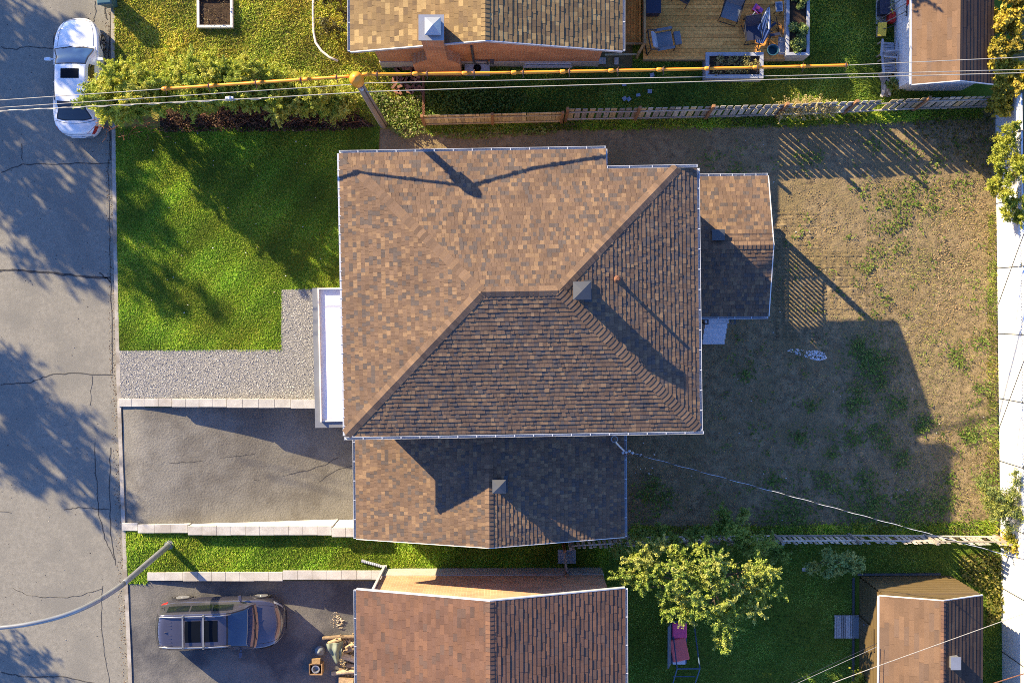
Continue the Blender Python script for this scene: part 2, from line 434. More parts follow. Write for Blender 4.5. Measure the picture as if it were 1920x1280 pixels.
# road sheet, 10 cm below the lots
mb = MB()
ring = [(P(KX(y), y).x, P(0, y).y) for y in ys_k]
for i in range(len(ring)-1):
    (xa, ya), (xb, yb) = ring[i], ring[i+1]
    mb.face([(xroad0, ya, -.10), (xroad0, yb, -.10), (xb+.1, yb, -.10), (xa+.1, ya, -.10)])
road = mb.build('road', M['road']); road['kind'] = 'structure'
def crack(pts, wd):
    """tar line across the asphalt"""
    q = []
    pp = [P(x, y, 0) for x, y in pts]
    for i in range(len(pp)-1):
        for k in range(6):
            t = k/6; p = pp[i].lerp(pp[i+1], t); q.append(p+Vector((random.uniform(-.03, .03), random.uniform(-.03, .03), 0)))
    q.append(pp[-1])
    return q
def ribbon(mb, q, wd, z):
    for i in range(len(q)-1):
        d = (q[i+1]-q[i]).normalized(); s = Vector((-d.y, d.x, 0))
        a, b = wd*random.uniform(.6, 1.2)/2, wd*random.uniform(.6, 1.2)/2
        mb.face([q[i]-s*a+Z*z, q[i+1]-s*b+Z*z, q[i+1]+s*b+Z*z, q[i]+s*a+Z*z])
mb = MB()
for pts, wd in [([(0,322),(40,308),(130,306),(205,305)], .035), ([(-60,500),(0,507),(40,507),(90,511),(140,517),(205,520)], .085),
                ([(0,721),(55,718),(90,703),(125,700),(210,703)], .035), ([(0,88),(25,92),(50,86),(98,90)], .03),
                ([(177,0),(178,22),(173,40)], .03), ([(193,0),(196,20),(200,36)], .05), ([(38,270),(40,300)], .03),
                ([(0,1260),(40,1270),(110,1268),(180,1282)], .04), ([(20,1103),(55,1118),(110,1122),(150,1116),(190,1104)], .02),
                ([(205,840),(204,900),(206,1000),(215,1060)], .035), ([(176,830),(180,920),(184,965),(195,1010),(213,1050)], .03),
                ([(190,1100),(188,1180),(195,1230),(203,1280)], .025), ([(120,955),(150,952),(205,956)], .03), ([(200,300),(203,420),(207,560),(209,700)], .03),
                ([(171,706),(167,760)], .02), ([(-40,955),(20,962)], .02), ([(205,20),(203,120),(204,240),(206,300)], .05), ([(186,512),(200,523),(206,530)], .05)]:
    ribbon(mb, crack(pts, wd), wd, -.094)
crk = mb.build('crack', M['crack'], road)
# kerb: a concrete edge stone with a rounded top, following the street
def strip(name, off0, off1, z0, z1, mat, y0=-900, y1=2000, kind='structure', bev=.02):
    ys = [y0] + [y for y in range(-100, 1401, 50) if y0 < y < y1] + [y1]
    mb = MB()
    for i in range(len(ys)-1):
        A = P(KX(ys[i]), ys[i]); B = P(KX(ys[i+1]), ys[i+1])
        gap = .006 if i % 3 == 0 else 0
        b = [(A.x+off0*S0, A.y-gap), (B.x+off0*S0, B.y), (B.x+off1*S0, B.y), (A.x+off1*S0, A.y-gap)]
        t = [(A.x+off0*S0+bev, A.y-gap), (B.x+off0*S0+bev, B.y), (B.x+off1*S0, B.y), (A.x+off1*S0, A.y-gap)]
        mb.hexa([(*p, z0) for p in b], [(*p, z1) for p in t])
    o = mb.build(name, mat); o['kind'] = kind; return o
strip('kerb', 0, 8, -.16, .012, M['kerb'])
# ground coverings, each a sheet 4 mm or more above the one below
sheet('front_lawn', [(kx(240)+8,238),(712,236),(700,540),(590,540),(528,543),(527,655),(kx(655)+8,656)], .0, M['lawn'])
sheet('side_lawn', [(kx(1000)+8,994),(690,1006),(1145,1006),(1145,1064),(720,1070),(275,1076),(275,1094),(kx(1094)+8,1094)], .0, M['lawn'])
sheet('straw_lawn', [(kx(0)+8,-400),(716,-400),(716,130),(800,232),(800,242),(kx(240)+8,242)], -.004, M['straw'])
sheet('shaded_lawn', [(716,127),(1186,127),(1186,-400),(1900,-400),(1900,205),(1460,218),(1060,225),(800,232)], -.008, M['lawn'])
sheet('rear_lawn', [(1120,1020),(1890,1010),(1890,1800),(1120,1800)], -.006, M['lawn'])
sheet('verge', [(KX(1400)+6,1424),(262,1424),(262,4300),(KX(1400)+6,4300)], -.02, M['lawn'])
sheet('leaf_litter', [(300,205),(640,192),(705,238),(300,246)], .004, M['mulch'])
# driveways slope down to garages below the houses
def slope(name, x0, x1, yt, yb, d, mat, z0=-.004):
    mb = MB(); n, m = 60, 30
    X0, X1 = P(x0, 0).x, P(x1, 0).x; Y0, Y1 = P(0, yb).y, P(0, yt).y
    prof = lambda t: 0 if t < .05 else -d*((t-.05)/.95)**1.25
    from mathutils import noise as nz
    def fn(u, v):
        x = X0+(X1-X0)*u; y = Y0+(Y1-Y0)*v
        return (x, y, z0+prof(u)+.012*nz.noise(Vector((x*.9, y*.9, 3)))-.03*max(0, .08-u)/.08)
    mb.grid(fn, [i/n for i in range(n+1)], [j/m for j in range(m+1)])
    q = []
    o = mb.build(name, mat, smooth=True); o['kind'] = 'structure'
    return lambda px: z0+prof(min(max((px-x0)/(x1-x0), 0), 1))
DRV = slope('driveway', 222, 706, 757, 1003, 1.6, M['drive'])
DRV2 = slope('neighbour_driveway', 230, 706, 1076, 1424, 1.0, M['drive2'])
# driveway cracks follow the slope
mb = MB()
for pts in ([(470,905),(510,902),(560,890),(600,878),(625,865)], [(590,910),(620,890),(660,880)], [(315,868),(360,868),(400,862),(470,855)]):
    q = crack(pts, .03); ribbon(mb, [p+Z*(DRV(p.x/S0+960)+.016) for p in q], .02, 0)
mb.build('crack', M['crack'], bpy.data.objects['driveway'])

# gravel path and its loose stones
GP = [(kx(657)+8,657),(527,655),(528,543),(592,541),(592,750),(kx(750)+8,750)]
sheet('gravel_path', GP, .02, M['gravel'])
def in_poly(X, Y, poly):
    ins = np.zeros(len(X), bool); j = len(poly)-1
    for i in range(len(poly)):
        xi, yi = poly[i]; xj, yj = poly[j]
        c = ((yi > Y) != (yj > Y)) & (X < (xj-xi)*(Y-yi)/(yj-yi+1e-9)+xi); ins ^= c; j = i
    return ins
def scatter(poly, per_m2):
    xs = [p[0] for p in poly]; ys = [p[1] for p in poly]
    n = int((max(xs)-min(xs))*(max(ys)-min(ys))*S0*S0*per_m2)
    X = rng.uniform(min(xs), max(xs), n); Y = rng.uniform(min(ys), max(ys), n)
    k = in_poly(X, Y, poly); return X[k], Y[k]
def palette(n, cols, var=.18):
    cols = np.array(cols); c = cols[rng.integers(0, len(cols), n)]
    return c * rng.uniform(1-var, 1+var, (n, 1))
def stones(name, poly, per, size, cols, z, parent=None):
    X, Y = scatter(poly, per); n = len(X); x, y = PN(X, Y, 0)
    V = np.zeros((n, 4, 4, 3), np.float32); r = rng.uniform(.4, 1, n)*size; ph = rng.uniform(0, 6.28, n); h = r*rng.uniform(.5, .9, n)
    q = []
    for k in range(4):
        a = ph+k*math.pi/2; q.append(np.stack([x+np.cos(a)*r, y+np.sin(a)*r*.8, np.full(n, z)], 1))
    top = np.stack([x+rng.uniform(-.3, .3, n)*r, y+rng.uniform(-.3, .3, n)*r, z+h], 1)
    tri = np.stack([np.stack([q[k], q[(k+1) % 4], top], 1) for k in range(4)], 1).reshape(-1, 3)
    c = np.repeat(palette(n, cols), 4, axis=0)
    return npmesh(name, tri, 3, c, M['stonea'], parent)
M['stonea'] = MA('loose_stone', .95, 80, 0, 0, .2)
o = stones('gravel_stones', GP, 420, .035, [(.40,.38,.35),(.30,.29,.28),(.52,.50,.46),(.22,.22,.23)], .018); o['kind'] = 'stuff'

# grass: real blades in small tufts
def blades(name, poly, per, h, cols, z=0.0, wd=.016, lean=1.5, kind='stuff', patch=None, cut=None):
    X, Y = scatter(poly, per)
    if cut is not None:
        k = cut(X, Y); X, Y = X[k], Y[k]
    n = len(X); x, y = PN(X, Y, 0)
    a = rng.uniform(0, 6.28, n); ln = rng.uniform(.3, lean, n); hh = h*rng.uniform(.55, 1.25, n)
    # slow patches of length and tint
    s = np.sin(x*1.7+np.sin(y*1.1)*1.5)+np.sin(y*2.3+x*.7)+.7*np.sin(x*4.1-y*3.3)
    hh *= 1+.14*s
    ww = wd*rng.uniform(.7, 1.3, n)
    tipx, tipy = np.cos(a)*ln*hh, np.sin(a)*ln*hh; sx, sy = -np.sin(a)*ww, np.cos(a)*ww
    b0 = np.stack([x-sx, y-sy, np.full(n, z)], 1); b1 = np.stack([x+sx, y+sy, np.full(n, z)], 1)
    t = np.stack([x+tipx, y+tipy, z+hh], 1)
    c = palette(n, cols, .25)
    c *= (1+.19*s)[:, None]; c[:, 0] *= 1+.09*np.sin(x*.9+y*1.3)+.06*np.sin(x*2.7-y*3.9)
    o = npmesh(name, np.stack([b0, b1, t], 1).reshape(-1, 3), 3, np.clip(c, .005, 1), M['grass']); o['kind'] = kind
    return o
G1 = [(.19,.34,.02),(.25,.39,.03),(.31,.42,.045),(.15,.28,.02),(.37,.42,.07)]
G2 = [(.36,.41,.045),(.44,.45,.06),(.25,.36,.035),(.52,.46,.10),(.36,.34,.06)]
G3 = [(.16,.27,.035),(.20,.32,.045),(.27,.34,.07),(.13,.21,.035)]
blades('front_lawn_grass', [(kx(240)+8,240),(712,238),(700,540),(590,542),(529.5,544),(528.5,657),(kx(655)+8,658)], 2400, .05, G1, wd=.012)
blades('side_lawn_grass', [(kx(1000)+9,995),(690,1006),(1140,1006),(1140,1062),(720,1070),(277,1074),(277,1093),(kx(1094)+9,1093)], 1400, .075, G1)
blades('straw_lawn_grass', [(kx(0)+8,-60),(675,-60),(716,130),(795,232),(700,236),(640,195),(330,205),(215,170)], 900, .10, G2, wd=.02, cut=lambda X, Y: ~((X > 375) & (X < 432) & (Y < 50)))
blades('shaded_lawn_grass', [(716,130),(1186,128),(1186,110),(1500,112),(1500,-40),(1690,-40),(1690,175),(1840,180),(1840,203),(1460,217),(1060,224),(800,231)], 900, .09, G3+G2[:1])
blades('rear_lawn_grass', [(1135,1022),(1885,1012),(1885,1320),(1135,1320)], 700, .06, G3, cut=lambda X, Y: ~((X > 1604) & (X < 1786) & (Y > 1085)))
blades('fence_foot_grass', [(800,232),(1060,226),(1460,219),(1840,205),(1840,222),(1460,238),(1060,244),(800,250)], 800, .16, G2[:3]+G1, wd=.02)
blades('rear_fence_foot_grass', [(1180,985),(1400,985),(1800,978),(1868,970),(1868,1005),(1180,1012)], 700, .16, G1+G2[:2], wd=.02)
blades('wall_foot_grass', [(1852,400),(1867,400),(1873,960),(1848,960)], 300, .13, [(.20,.24,.04),(.28,.26,.06),(.15,.2,.03)], wd=.02)

# rear yard of bare raked soil with real relief
def relief(x, y):
    return .45*(.010*np.sin(x*2.1+np.sin(y*1.3)*2)+.008*np.sin(y*2.9+x*1.1)+.006*np.sin(x*7.1+y*5.3)+.005*np.sin(x*9.7-y*12.1+np.sin(x*3)))
xs = np.arange(700, 1872, 3.0); yy = np.arange(226, 1014, 3.0)
PX, PY = np.meshgrid(xs, yy, indexing='ij'); wx, wy = PN(PX, PY, 0)
hz = relief(wx, wy)+rng.normal(0, .0055, PX.shape)
sm = rng.normal(0, 1, PX.shape)
for _ in range(3): sm = (sm+np.roll(sm, 1, 0)+np.roll(sm, -1, 0)+np.roll(sm, 1, 1)+np.roll(sm, -1, 1))/5
hz += sm*.022
tr = ((PX > 1450) & (PX < 1545) & (PY > 395) & (PY < 640)) | ((PX > 1545) & (PX < 1625) & (PY > 470) & (PY < 590))
hz += np.where(tr, .032*np.sign(np.sin(wy*2*math.pi/.145+.3*np.sin(wx*8)))*(np.sin(wx*2*math.pi/.26) > -.45)+.0, 0)
far = np.clip((PX-1700)/150, 0, 1); hz += far*rng.normal(0, .014, PX.shape)
hz = np.clip(hz, -.024, .09)
edge = (PX < 760) | (PY < 232); hz = np.where(edge, -.02, hz)
nx, ny = PX.shape
me = bpy.data.meshes.new('backyard_soil')
me.vertices.add(nx*ny); me.vertices.foreach_set('co', np.stack([wx, wy, hz], 2).astype(np.float32).ravel())
ii, jj = np.meshgrid(np.arange(nx-1), np.arange(ny-1), indexing='ij'); b0 = ii*ny+jj
keep = ~((PX[:-1, :-1] < 1150) & (PY[:-1, :-1] > 380) & (PY[:-1, :-1] < 1014)).ravel()
q = np.stack([b0, b0+1, b0+ny+1, b0+ny], 2).reshape(-1, 4)[keep].astype(np.int32)
me.loops.add(q.size); me.loops.foreach_set('vertex_index', q.ravel())
me.polygons.add(len(q)); me.polygons.foreach_set('loop_start', np.arange(0, q.size, 4, dtype=np.int32))
me.polygons.foreach_set('use_smooth', np.ones(len(q), bool)); me.materials.append(M['dirt']); me.update(calc_edges=True)
o = bpy.data.objects.new('backyard_soil', me); COL.objects.link(o); o['kind'] = 'structure'
blades('yard_stubble', [(1320,345),(1850,340),(1868,400),(1872,985),(1180,990),(1180,820),(1316,810)], 110, .035, [(.36,.29,.13),(.30,.25,.11),(.40,.34,.13),(.30,.31,.09),(.22,.17,.09)], wd=.012, lean=2.2)
blades('yard_stubble_by_wall', [(1640,340),(1866,330),(1870,980),(1700,960),(1600,640)], 150, .06, [(.30,.28,.09),(.24,.25,.07),(.34,.27,.12)], wd=.012, lean=2)
GRIT = [(KX(y)-13, y) for y in range(-60, 1301, 40)]+[(KX(y)-1, y) for y in range(1300, -61, -40)]
o = stones('kerb_grit', GRIT, 160, .03, [(.16,.10,.06),(.10,.07,.05),(.24,.19,.13),(.30,.26,.2)], -.10); o['kind'] = 'stuff'
o = stones('lawn_specks', [(225,250),(700,245),(690,530),(530,640),(228,650)], .7, .035, [(.75,.72,.65),(.6,.5,.3)], .03); o['kind'] = 'stuff'
o = stones('road_grit', [(-60,-40),(200,-40),(232,1300),(-60,1300)], 2.2, .03, [(.06,.05,.045),(.12,.10,.08),(.36,.33,.28)], -.10); o['kind'] = 'stuff'
# clods and chips of soil, weeds, and a spill of white stone dust
YP = [(1320,245),(1850,235),(1868,400),(1872,985),(1180,990),(1180,820),(1316,810)]
o = stones('soil_clods', YP, 60, .035, [(.24,.17,.10),(.18,.13,.08),(.30,.22,.13)], 0.0); o['kind'] = 'stuff'
o = stones('soil_clods_by_wall', [(1740,340),(1862,330),(1868,560),(1760,620)], 160, .045, [(.30,.21,.12),(.20,.14,.08),(.38,.27,.15)], .0); o['kind'] = 'stuff'
o = stones('white_chips', [(1472,656),(1492,653),(1512,658),(1530,655),(1546,662),(1551,672),(1535,676),(1515,672),(1506,667),(1488,664)], 480, .05, [(.75,.75,.75),(.6,.6,.62)], .0); o['kind'] = 'stuff'
o = stones('pale_pebbles', YP, .5, .045, [(.7,.68,.62),(.5,.5,.48)], .0); o['kind'] = 'stuff'
o = stones('pale_pebbles_by_wing', [(1178,850),(1230,850),(1225,895),(1180,890)], 14, .05, [(.7,.68,.62),(.75,.75,.75)], .0); o['kind'] = 'stuff'
WX, WY = [], []
spots = [(1660,370,30),(1700,385,30),(1690,420,25),(1665,430,20),(1640,425,14),(1750,375,22),(1750,395,16),(1590,445,14),(1515,412,12),(1505,432,12),
         (1640,475,24),(1690,465,22),(1665,490,16),(1620,500,18),(1620,505,14),(1655,560,20),(1640,590,14),(1605,530,14),(1560,510,12),(1625,670,44),(1640,690,40),(1600,760,30),(1680,760,30),(1550,900,26),(1500,820,24),(1620,900,30),(1690,860,26),(1450,900,24),(1520,760,20),(1400,700,20),
         (1610,650,22),(1610,735,24),(1650,720,20),(1600,820,30),(1640,810,26),(1660,830,20),(1735,790,26),(1725,800,18),(1820,810,34),(1820,820,20),(1560,850,18),
         (1575,920,18),(1640,940,20),(1790,660,24),(1800,680,20),(1620,360,18),(1720,350,40),(1800,345,30),(1245,935,30),(1210,930,20),(1225,905,24),(1840,640,24),(1850,560,20),
         (1840,730,22),(1620,960,60),(1700,965,60),(1760,950,40),(1780,900,18),(1480,970,60),(1850,900,30),(1380,320,22),(1500,300,24),(1530,290,22),(1700,285,26),(1640,270,30),(1760,300,26),(1330,300,20)]
for (sx, sy, r) in spots:
    n = int(r*r*(.19 if sy > 600 else .09)); WX.append(rng.normal(sx, r*.45, n)); WY.append(rng.normal(sy, r*.42, n))
for _ in range(200):
    sx, sy = rng.uniform(1320, 1866), rng.uniform(245, 985); n = rng.integers(3, 14); r = rng.uniform(3, 10)
    WX.append(rng.normal(sx, r, n)); WY.append(rng.normal(sy, r, n))
WX = np.concatenate(WX); WY = np.concatenate(WY); x, y = PN(WX, WY, 0); n = len(x)
a = rng.uniform(0, 6.28, n); h = rng.uniform(.03, .12, n); ll = rng.uniform(.03, .075, n); ww = ll*.45
cx, cy = np.cos(a), np.sin(a)
V = np.stack([np.stack([x, y, h*.4], 1), np.stack([x+cx*ll-cy*ww, y+cy*ll+cx*ww, h], 1), np.stack([x+cx*ll*2, y+cy*ll*2, h*.8], 1), np.stack([x+cx*ll+cy*ww, y+cy*ll-cx*ww, h], 1)], 1)
o = npmesh('weeds', V.reshape(-1, 3), 4, palette(n, [(.15,.25,.03),(.20,.28,.04),(.26,.29,.07),(.11,.19,.03)], .25), M['leaf']); o['kind'] = 'stuff'

# retaining walls with stepped stone caps
def retaining(label, segs, face_px, depth, face_dir, name='retaining_wall', fm='concrete'):
    """segs: (x0, x1, ytop, ybottom, z) cap stones in photo pixels"""
    x0 = segs[0][0]; base = P(x0, segs[0][3], 0)
    t = thing(name, label, 'retaining wall', base, group='low walls beside the driveways')
    cp, wl = MB(), MB()
    for (xa, xb, ya, yb, z) in segs:
        A, B = P(xa, ya, z), P(xb, yb, z)
        n = max(1, round((B.x-A.x)/.58)); w_ = (B.x-A.x)/n
        for i in range(n):
            c = random.uniform(.9, 1.06)
            cp.box(A.x+w_*i+.003, A.x+w_*(i+1)-.003, B.y+random.uniform(-.006, .006), A.y+random.uniform(-.006, .006), z-.09, z)
        k = 0; zz = z-.094
        while zz > -depth:
            off = .025+.004*(k % 2)
            wl.box(A.x+.001, B.x-.001, B.y+off, A.y-off, max(zz-.145, -depth), zz-.006); zz -= .15; k += 1
    cp.build('cap', M['concrete'], t, bevel=.012); wl.build('wall_face', M[fm], t)
    return t
retaining('pale stone-capped wall between the gravel path and the driveway', [(222,322,747,762,.06),(322,425,747.5,763,.19),(425,545,748,764.5,.32),(545,592,748.5,765.5,.44)], 0, 1.7, -1)
retaining('white stone wall between the main driveway and the grass strip', [(228,258,980,995,.08),(258,352,983,999,.2),(352,622,986,1003,.38),(622,700,989,1006.5,.52)], 0, 1.9, 1, fm='whitestone')
retaining('stone-capped wall between the grass strip and the lower parked vehicle', [(276,343,1072.5,1088,.08),(343,530,1072,1089,.16),(530,724,1069.5,1086,.22)], 0, 1.3, -1)
# ------------------------------------------------------------------ main house
class Frame:
    def __init__(s, deg): s.a = R(deg); s.x = Vector((math.cos(s.a), math.sin(s.a), 0)); s.y = Vector((-math.sin(s.a), math.cos(s.a), 0))
    def uv(s, p): return p.dot(s.x), p.dot(s.y)
    def w(s, u, v, z=0): return s.x*u+s.y*v+Z*z
    def box(s, mb, u0, u1, v0, v1, z0, z1, mi=0, col=None):
        q = [(u0, v0), (u1, v0), (u1, v1), (u0, v1)]
        mb.hexa([s.w(u, v, z0) for u, v in q], [s.w(u, v, z1) for u, v in q], mi, col)
def mean(f, pts, k): return sum(f.uv(P(*p))[k] for p in pts)/len(pts)
def window_on(f, parent, axis, c, face, z, w_, h, out):
    """window with frame, sill and pane on a wall of frame f. axis 'u': wall runs along u at v=face"""
    fr, gl = MB(), MB()
    def bx(mb, a0, a1, z0, z1, d0, d1):
        lo, hi = sorted((face+out*d0, face+out*d1))
        if axis == 'u': f.box(mb, a0, a1, lo, hi, z0, z1)
        else: f.box(mb, lo, hi, a0, a1, z0, z1)
    t = .06
    bx(fr, c-w_/2, c-w_/2+t, z, z+h, .002, .05); bx(fr, c+w_/2-t, c+w_/2, z, z+h, .002, .05)
    bx(fr, c-w_/2+t, c+w_/2-t, z, z+t, .002, .05); bx(fr, c-w_/2+t, c+w_/2-t, z+h-t, z+h, .002, .05)
    bx(fr, c-.025, c+.025, z+t, z+h-t, .002, .045)
    fo = fr.build('window', M['white'], parent)
    bx(gl, c-w_/2+t, c+w_/2-t, z+t, z+h-t, .0015, .02)
    gl.build('pane', M['window'], fo)
    sl_ = MB(); bx(sl_, c-w_/2-.05, c+w_/2+.05, z-.07, z-.003, .002, .10); sl_.build('sill', M['found'], fo)
def vent_cap(name, f, u, v, zroof, ztop, s, parent, mat):
    """square louvred roof ventilator with a pyramid hood"""
    mb = MB()
    f.box(mb, u-s*.36, u+s*.36, v-s*.36, v+s*.36, zroof-.25, ztop-.16)
    f.box(mb, u-s*.62, u+s*.62, v-s*.62, v+s*.62, zroof-.1+.0, zroof-.06)
    for k in range(3):
        z = ztop-.42+.10*k
        if z < zroof: continue
        f.box(mb, u-s*.43, u+s*.43, v-s*.43, v+s*.43, z, z+.02)
    q = [(u-s/2, v-s/2), (u+s/2, v-s/2), (u+s/2, v+s/2), (u-s/2, v+s/2)]
    b = [f.w(a, c, ztop-.16) for a, c in q]; m = [f.w(a, c, ztop-.12) for a, c in q]
    mb.hexa(b, m)
    q2 = [(u-s*.33, v-s*.33), (u+s*.33, v-s*.33), (u+s*.33, v+s*.33), (u-s*.33, v+s*.33)]
    ap = f.w(u, v, ztop)
    for i in range(4): mb.face([m[i], m[(i+1) % 4], ap])
    return mb.build(name, mat, parent)

ZE, ZR = 6.4, 8.0
f = Frame(.95)
x0 = mean(f, [(637,287,ZE),(645,815,ZE)], 0); x1 = mean(f, [(1312,807,ZE),(1306,316,ZE)], 0)
y0 = mean(f, [(645,815,ZE),(1312,807,ZE)], 1); yA = mean(f, [(637,287,ZE),(1135,280,ZE)], 1); yB = mean(f, [(1137,316,ZE+.18),(1306,315,ZE+.18)], 1)
run = (yA-y0)/2; ms = (ZR-ZE)/run; vr = (yA+y0)/2; ur0, ur1 = x0+run, x1-run
uJ = f.uv(P(1136,300,ZE))[0]; dj = yA-yB; zj = ZE+ms*dj; uh = x1-dj
house = thing('house', 'main two-storey house with a large brown hipped shingle roof in the middle', 'house', f.w((x0+x1)/2, (y0+yA)/2))
W = f.w
mb = MB()
nS = shingles(mb, W(x0, y0, ZE), f.x, [W(x0,y0,ZE), W(x1,y0,ZE), W(ur1,vr,ZR), W(ur0,vr,ZR)], PAL_MAIN)
nW = shingles(mb, W(x0, yA, ZE), -f.y, [W(x0,yA,ZE), W(x0,y0,ZE), W(ur0,vr,ZR)], PAL_MAIN)
vJ = vr+(uJ-ur1)
nN = shingles(mb, W(uJ, yA, ZE), -f.x, [W(uJ,yA,ZE), W(x0,yA,ZE), W(ur0,vr,ZR), W(ur1,vr,ZR), W(uJ,vJ,ZE+ms*(yA-vJ))], PAL_MAIN)
shingles(mb, W(uJ, yA, ZE), -f.x, [W(uh,yB,zj), W(uJ,yB,zj), W(uJ,vJ,ZE+ms*(yA-vJ))], PAL_MAIN)
nE = shingles(mb, W(x1, y0, ZE), f.y, [W(x1,y0,ZE), W(x1,yB,ZE), W(uh,yB,zj), W(ur1,vr,ZR)], PAL_MAIN)
roof = mb.build('roof', [M['shingle'], M['felt']], house)
PAL_CAP = [((.178,.117,.078),.4), ((.145,.097,.067),.35), ((.215,.14,.088),.25)]
for a, b, n1, n2, wd in ((W(x0+.05,y0+.05,ZE+.02), W(ur0,vr,ZR), nS, nW, .19), (W(x0+.5,yA-.5,ZE+.5*ms), W(ur0,vr,ZR), nN, nW, .16), (W(x1-.05,y0+.05,ZE+.02), W(ur1,vr,ZR), nS, nE, .17),
                     (W(uh,yB,zj), W(ur1,vr,ZR), nN, nE, .18), (W(ur0,vr,ZR), W(ur1,vr,ZR), nS, nN, .16)):
    mb = MB(); caps(mb, a, b, n1, n2, PAL_CAP, wd); mb.build('ridge_cap', M['shingle'], roof)
gutter('gutter', W(x0-.02,y0-.14,ZE), W(x1+.14,y0-.14,ZE), f.y, roof)
gutter('gutter', W(x1+.005,y0-.015,ZE), W(x1+.005,yB,ZE), f.x, roof)
gutter('gutter', W(x0,yA+.005,ZE), W(uJ,yA+.005,ZE), f.y, roof)
gutter('gutter', W(uJ+.01,yB+.005,zj), W(x1,yB+.005,zj), f.y, roof)
mb = MB(); f.box(mb, x0-.06, x0-.003, y0, yA, ZE-.13, ZE+.018)
k = y0
while k < yA: f.box(mb, x0-.065, x0+.03, k, k+.02, ZE+.02, ZE+.03); k += .3
mb.build('trim', M['white'], roof); mb = MB(); f.box(mb, uJ+.003, uJ+.05, yB+.14, yA, ZE-.12, ZE+.018); mb.build('trim', M['white'], roof)
mb = MB(); f.box(mb, x0, x1, y0, yB, ZE-.14, ZE-.10); f.box(mb, x0, uJ, yB+.003, yA, ZE-.14, ZE-.10); mb.build('soffit', M['fascia'], roof)
# the tall ventilator at the ridge end and the plumbing pipe
cp = P(1091, 545, 8.35); u, v = f.uv(cp); vent_cap('roof_vent', f, u, v, 7.8, 8.62, .56, roof, M['vent'])
pp = P(1158, 523, 7.75); mb = MB(); u, v = f.uv(pp); zr = ZE+ms*(x1-u)
mb.tube([W(u,v,zr-.05), W(u,v,zr+.62)], .055, 14, cap=False); mb.tube([W(u,v,zr-.05), W(u,v,zr+.615)], .043, 14)
mb.lathe(W(u,v,zr-.05), [(.15, 0), (.13, .06), (.06, .14)], 14); mb.build('vent_pipe', M['rust'], roof)
# walls, two storeys
wi = .45; wx0, wx1, wy0, wy1 = x0+wi, x1-wi, y0+wi, yA-wi
mb = MB()
ju = uJ-.3
f.box(mb, wx0, ju, wy0, wy1, .45, ZE-.141); f.box(mb, ju+.001, wx1, wy0, yB-wi, .45, ZE-.141); mb.build('wall', M['brick3'], house)
mb = MB(); f.box(mb, wx0+.02, ju-.02, wy0+.02, wy1-.02, -1.9, .449); f.box(mb, ju, wx1-.02, wy0+.02, yB-wi-.02, -.6, .449); mb.build('foundation', M['found'], house)
for c, z in ((wy0+1.5, 4.2), (wy0+4.3, 4.2), (wy1-1.4, 4.2), (wy1-1.6, 1.3)): window_on(f, house, 'v', c, wx0, z, 1.3, 1.2, -1)
for c in (wx0+1.6, wx0+4.6, wx0+7.2): window_on(f, house, 'u', c, wy1, 4.2, 1.1, 1.1, 1)
for c in (wy0+1.4, wy0+5.6): window_on(f, house, 'v', c, wx1, 4.3, 1.2, 1.1, 1)
for c in (wx0+7.0, wx0+8.6): window_on(f, house, 'u', c, wy0, 4.5, .9, 1.0, -1)
def door(f, parent, axis, c, face, z, w_, h, out, mat):
    mb = MB()
    def bx(mb, a0, a1, z0, z1, d0, d1):
        lo, hi = sorted((face+out*d0, face+out*d1))
        if axis == 'u': f.box(mb, a0, a1, lo, hi, z0, z1)
        else: f.box(mb, lo, hi, a0, a1, z0, z1)
    bx(mb, c-w_/2, c+w_/2, z, z+h, .002, .05)
    for i in range(2):
        for j in range(3): bx(mb, c-w_/2+.1+i*w_*.42, c-w_/2+.1+i*w_*.42+w_*.34, z+.15+j*h*.3, z+.15+j*h*.3+h*.24, .05, .065)
    d = mb.build('door', mat, parent)
    k = MB(); bx(k, c+w_/2-.14, c+w_/2-.06, z+h*.47, z+h*.5, .066, .11); k.build('handle', M['chrome'], d)
door(f, house, 'v', wy0+2.4, wx0, .5, .95, 2.05, -1, M['greytrim'])
# ---- entrance canopy: grey flashing round a white membrane, on two posts and the wall
ZC = 2.95
c0, c1 = f.uv(P(588,802,ZC)), f.uv(P(588,540,ZC))
ca, cb0, cb1 = (c0[0]+c1[0])/2, c0[1], c1[1]
can = MB()
f.box(can, ca, wx0-.002, cb0, cb1, ZC-.28, ZC-.02)
can = can.build('canopy', M['greytrim'], house)
mb = MB(); f.box(mb, ca+.26, wx0-.004, cb0+.27, cb1-.06, ZC-.019, ZC+.004); mb.build('membrane', M['membrane'], can)
mb = MB()
f.box(mb, ca+.21, ca+.26, cb0+.22, cb1-.002, ZC-.018, ZC+.12); f.box(mb, ca+.261, wx0-.006, cb0+.22, cb0+.269, ZC-.018, ZC+.05)
f.box(mb, ca+.261, wx0-.006, cb1-.055, cb1-.004, ZC-.018, ZC+.14); mb.build('edge_trim', M['fascia'], can)
mb = MB()
f.box(mb, ca+.52, wx0-.01, cb0+.36, cb1-.4, ZC+.006, ZC+.014); mb.build('top_sheet', M['membrane'], can)
for vv in (cb0+.25, cb1-.25):
    mb = MB(); f.box(mb, ca+.12, ca+.27, vv-.075, vv+.075, .35, ZC-.281); f.box(mb, ca+.08, ca+.31, vv-.115, vv+.115, .351, .45); mb.build('post', M['white'], house)
mb = MB(); f.box(mb, ca+.02, wx0-.003, cb0+.1, cb1-.02, -.0, .35); f.box(mb, ca-.28, ca+.019, cb1-1.9, cb1-.4, .02, .18); mb.build('stoop', M['concrete'], house)

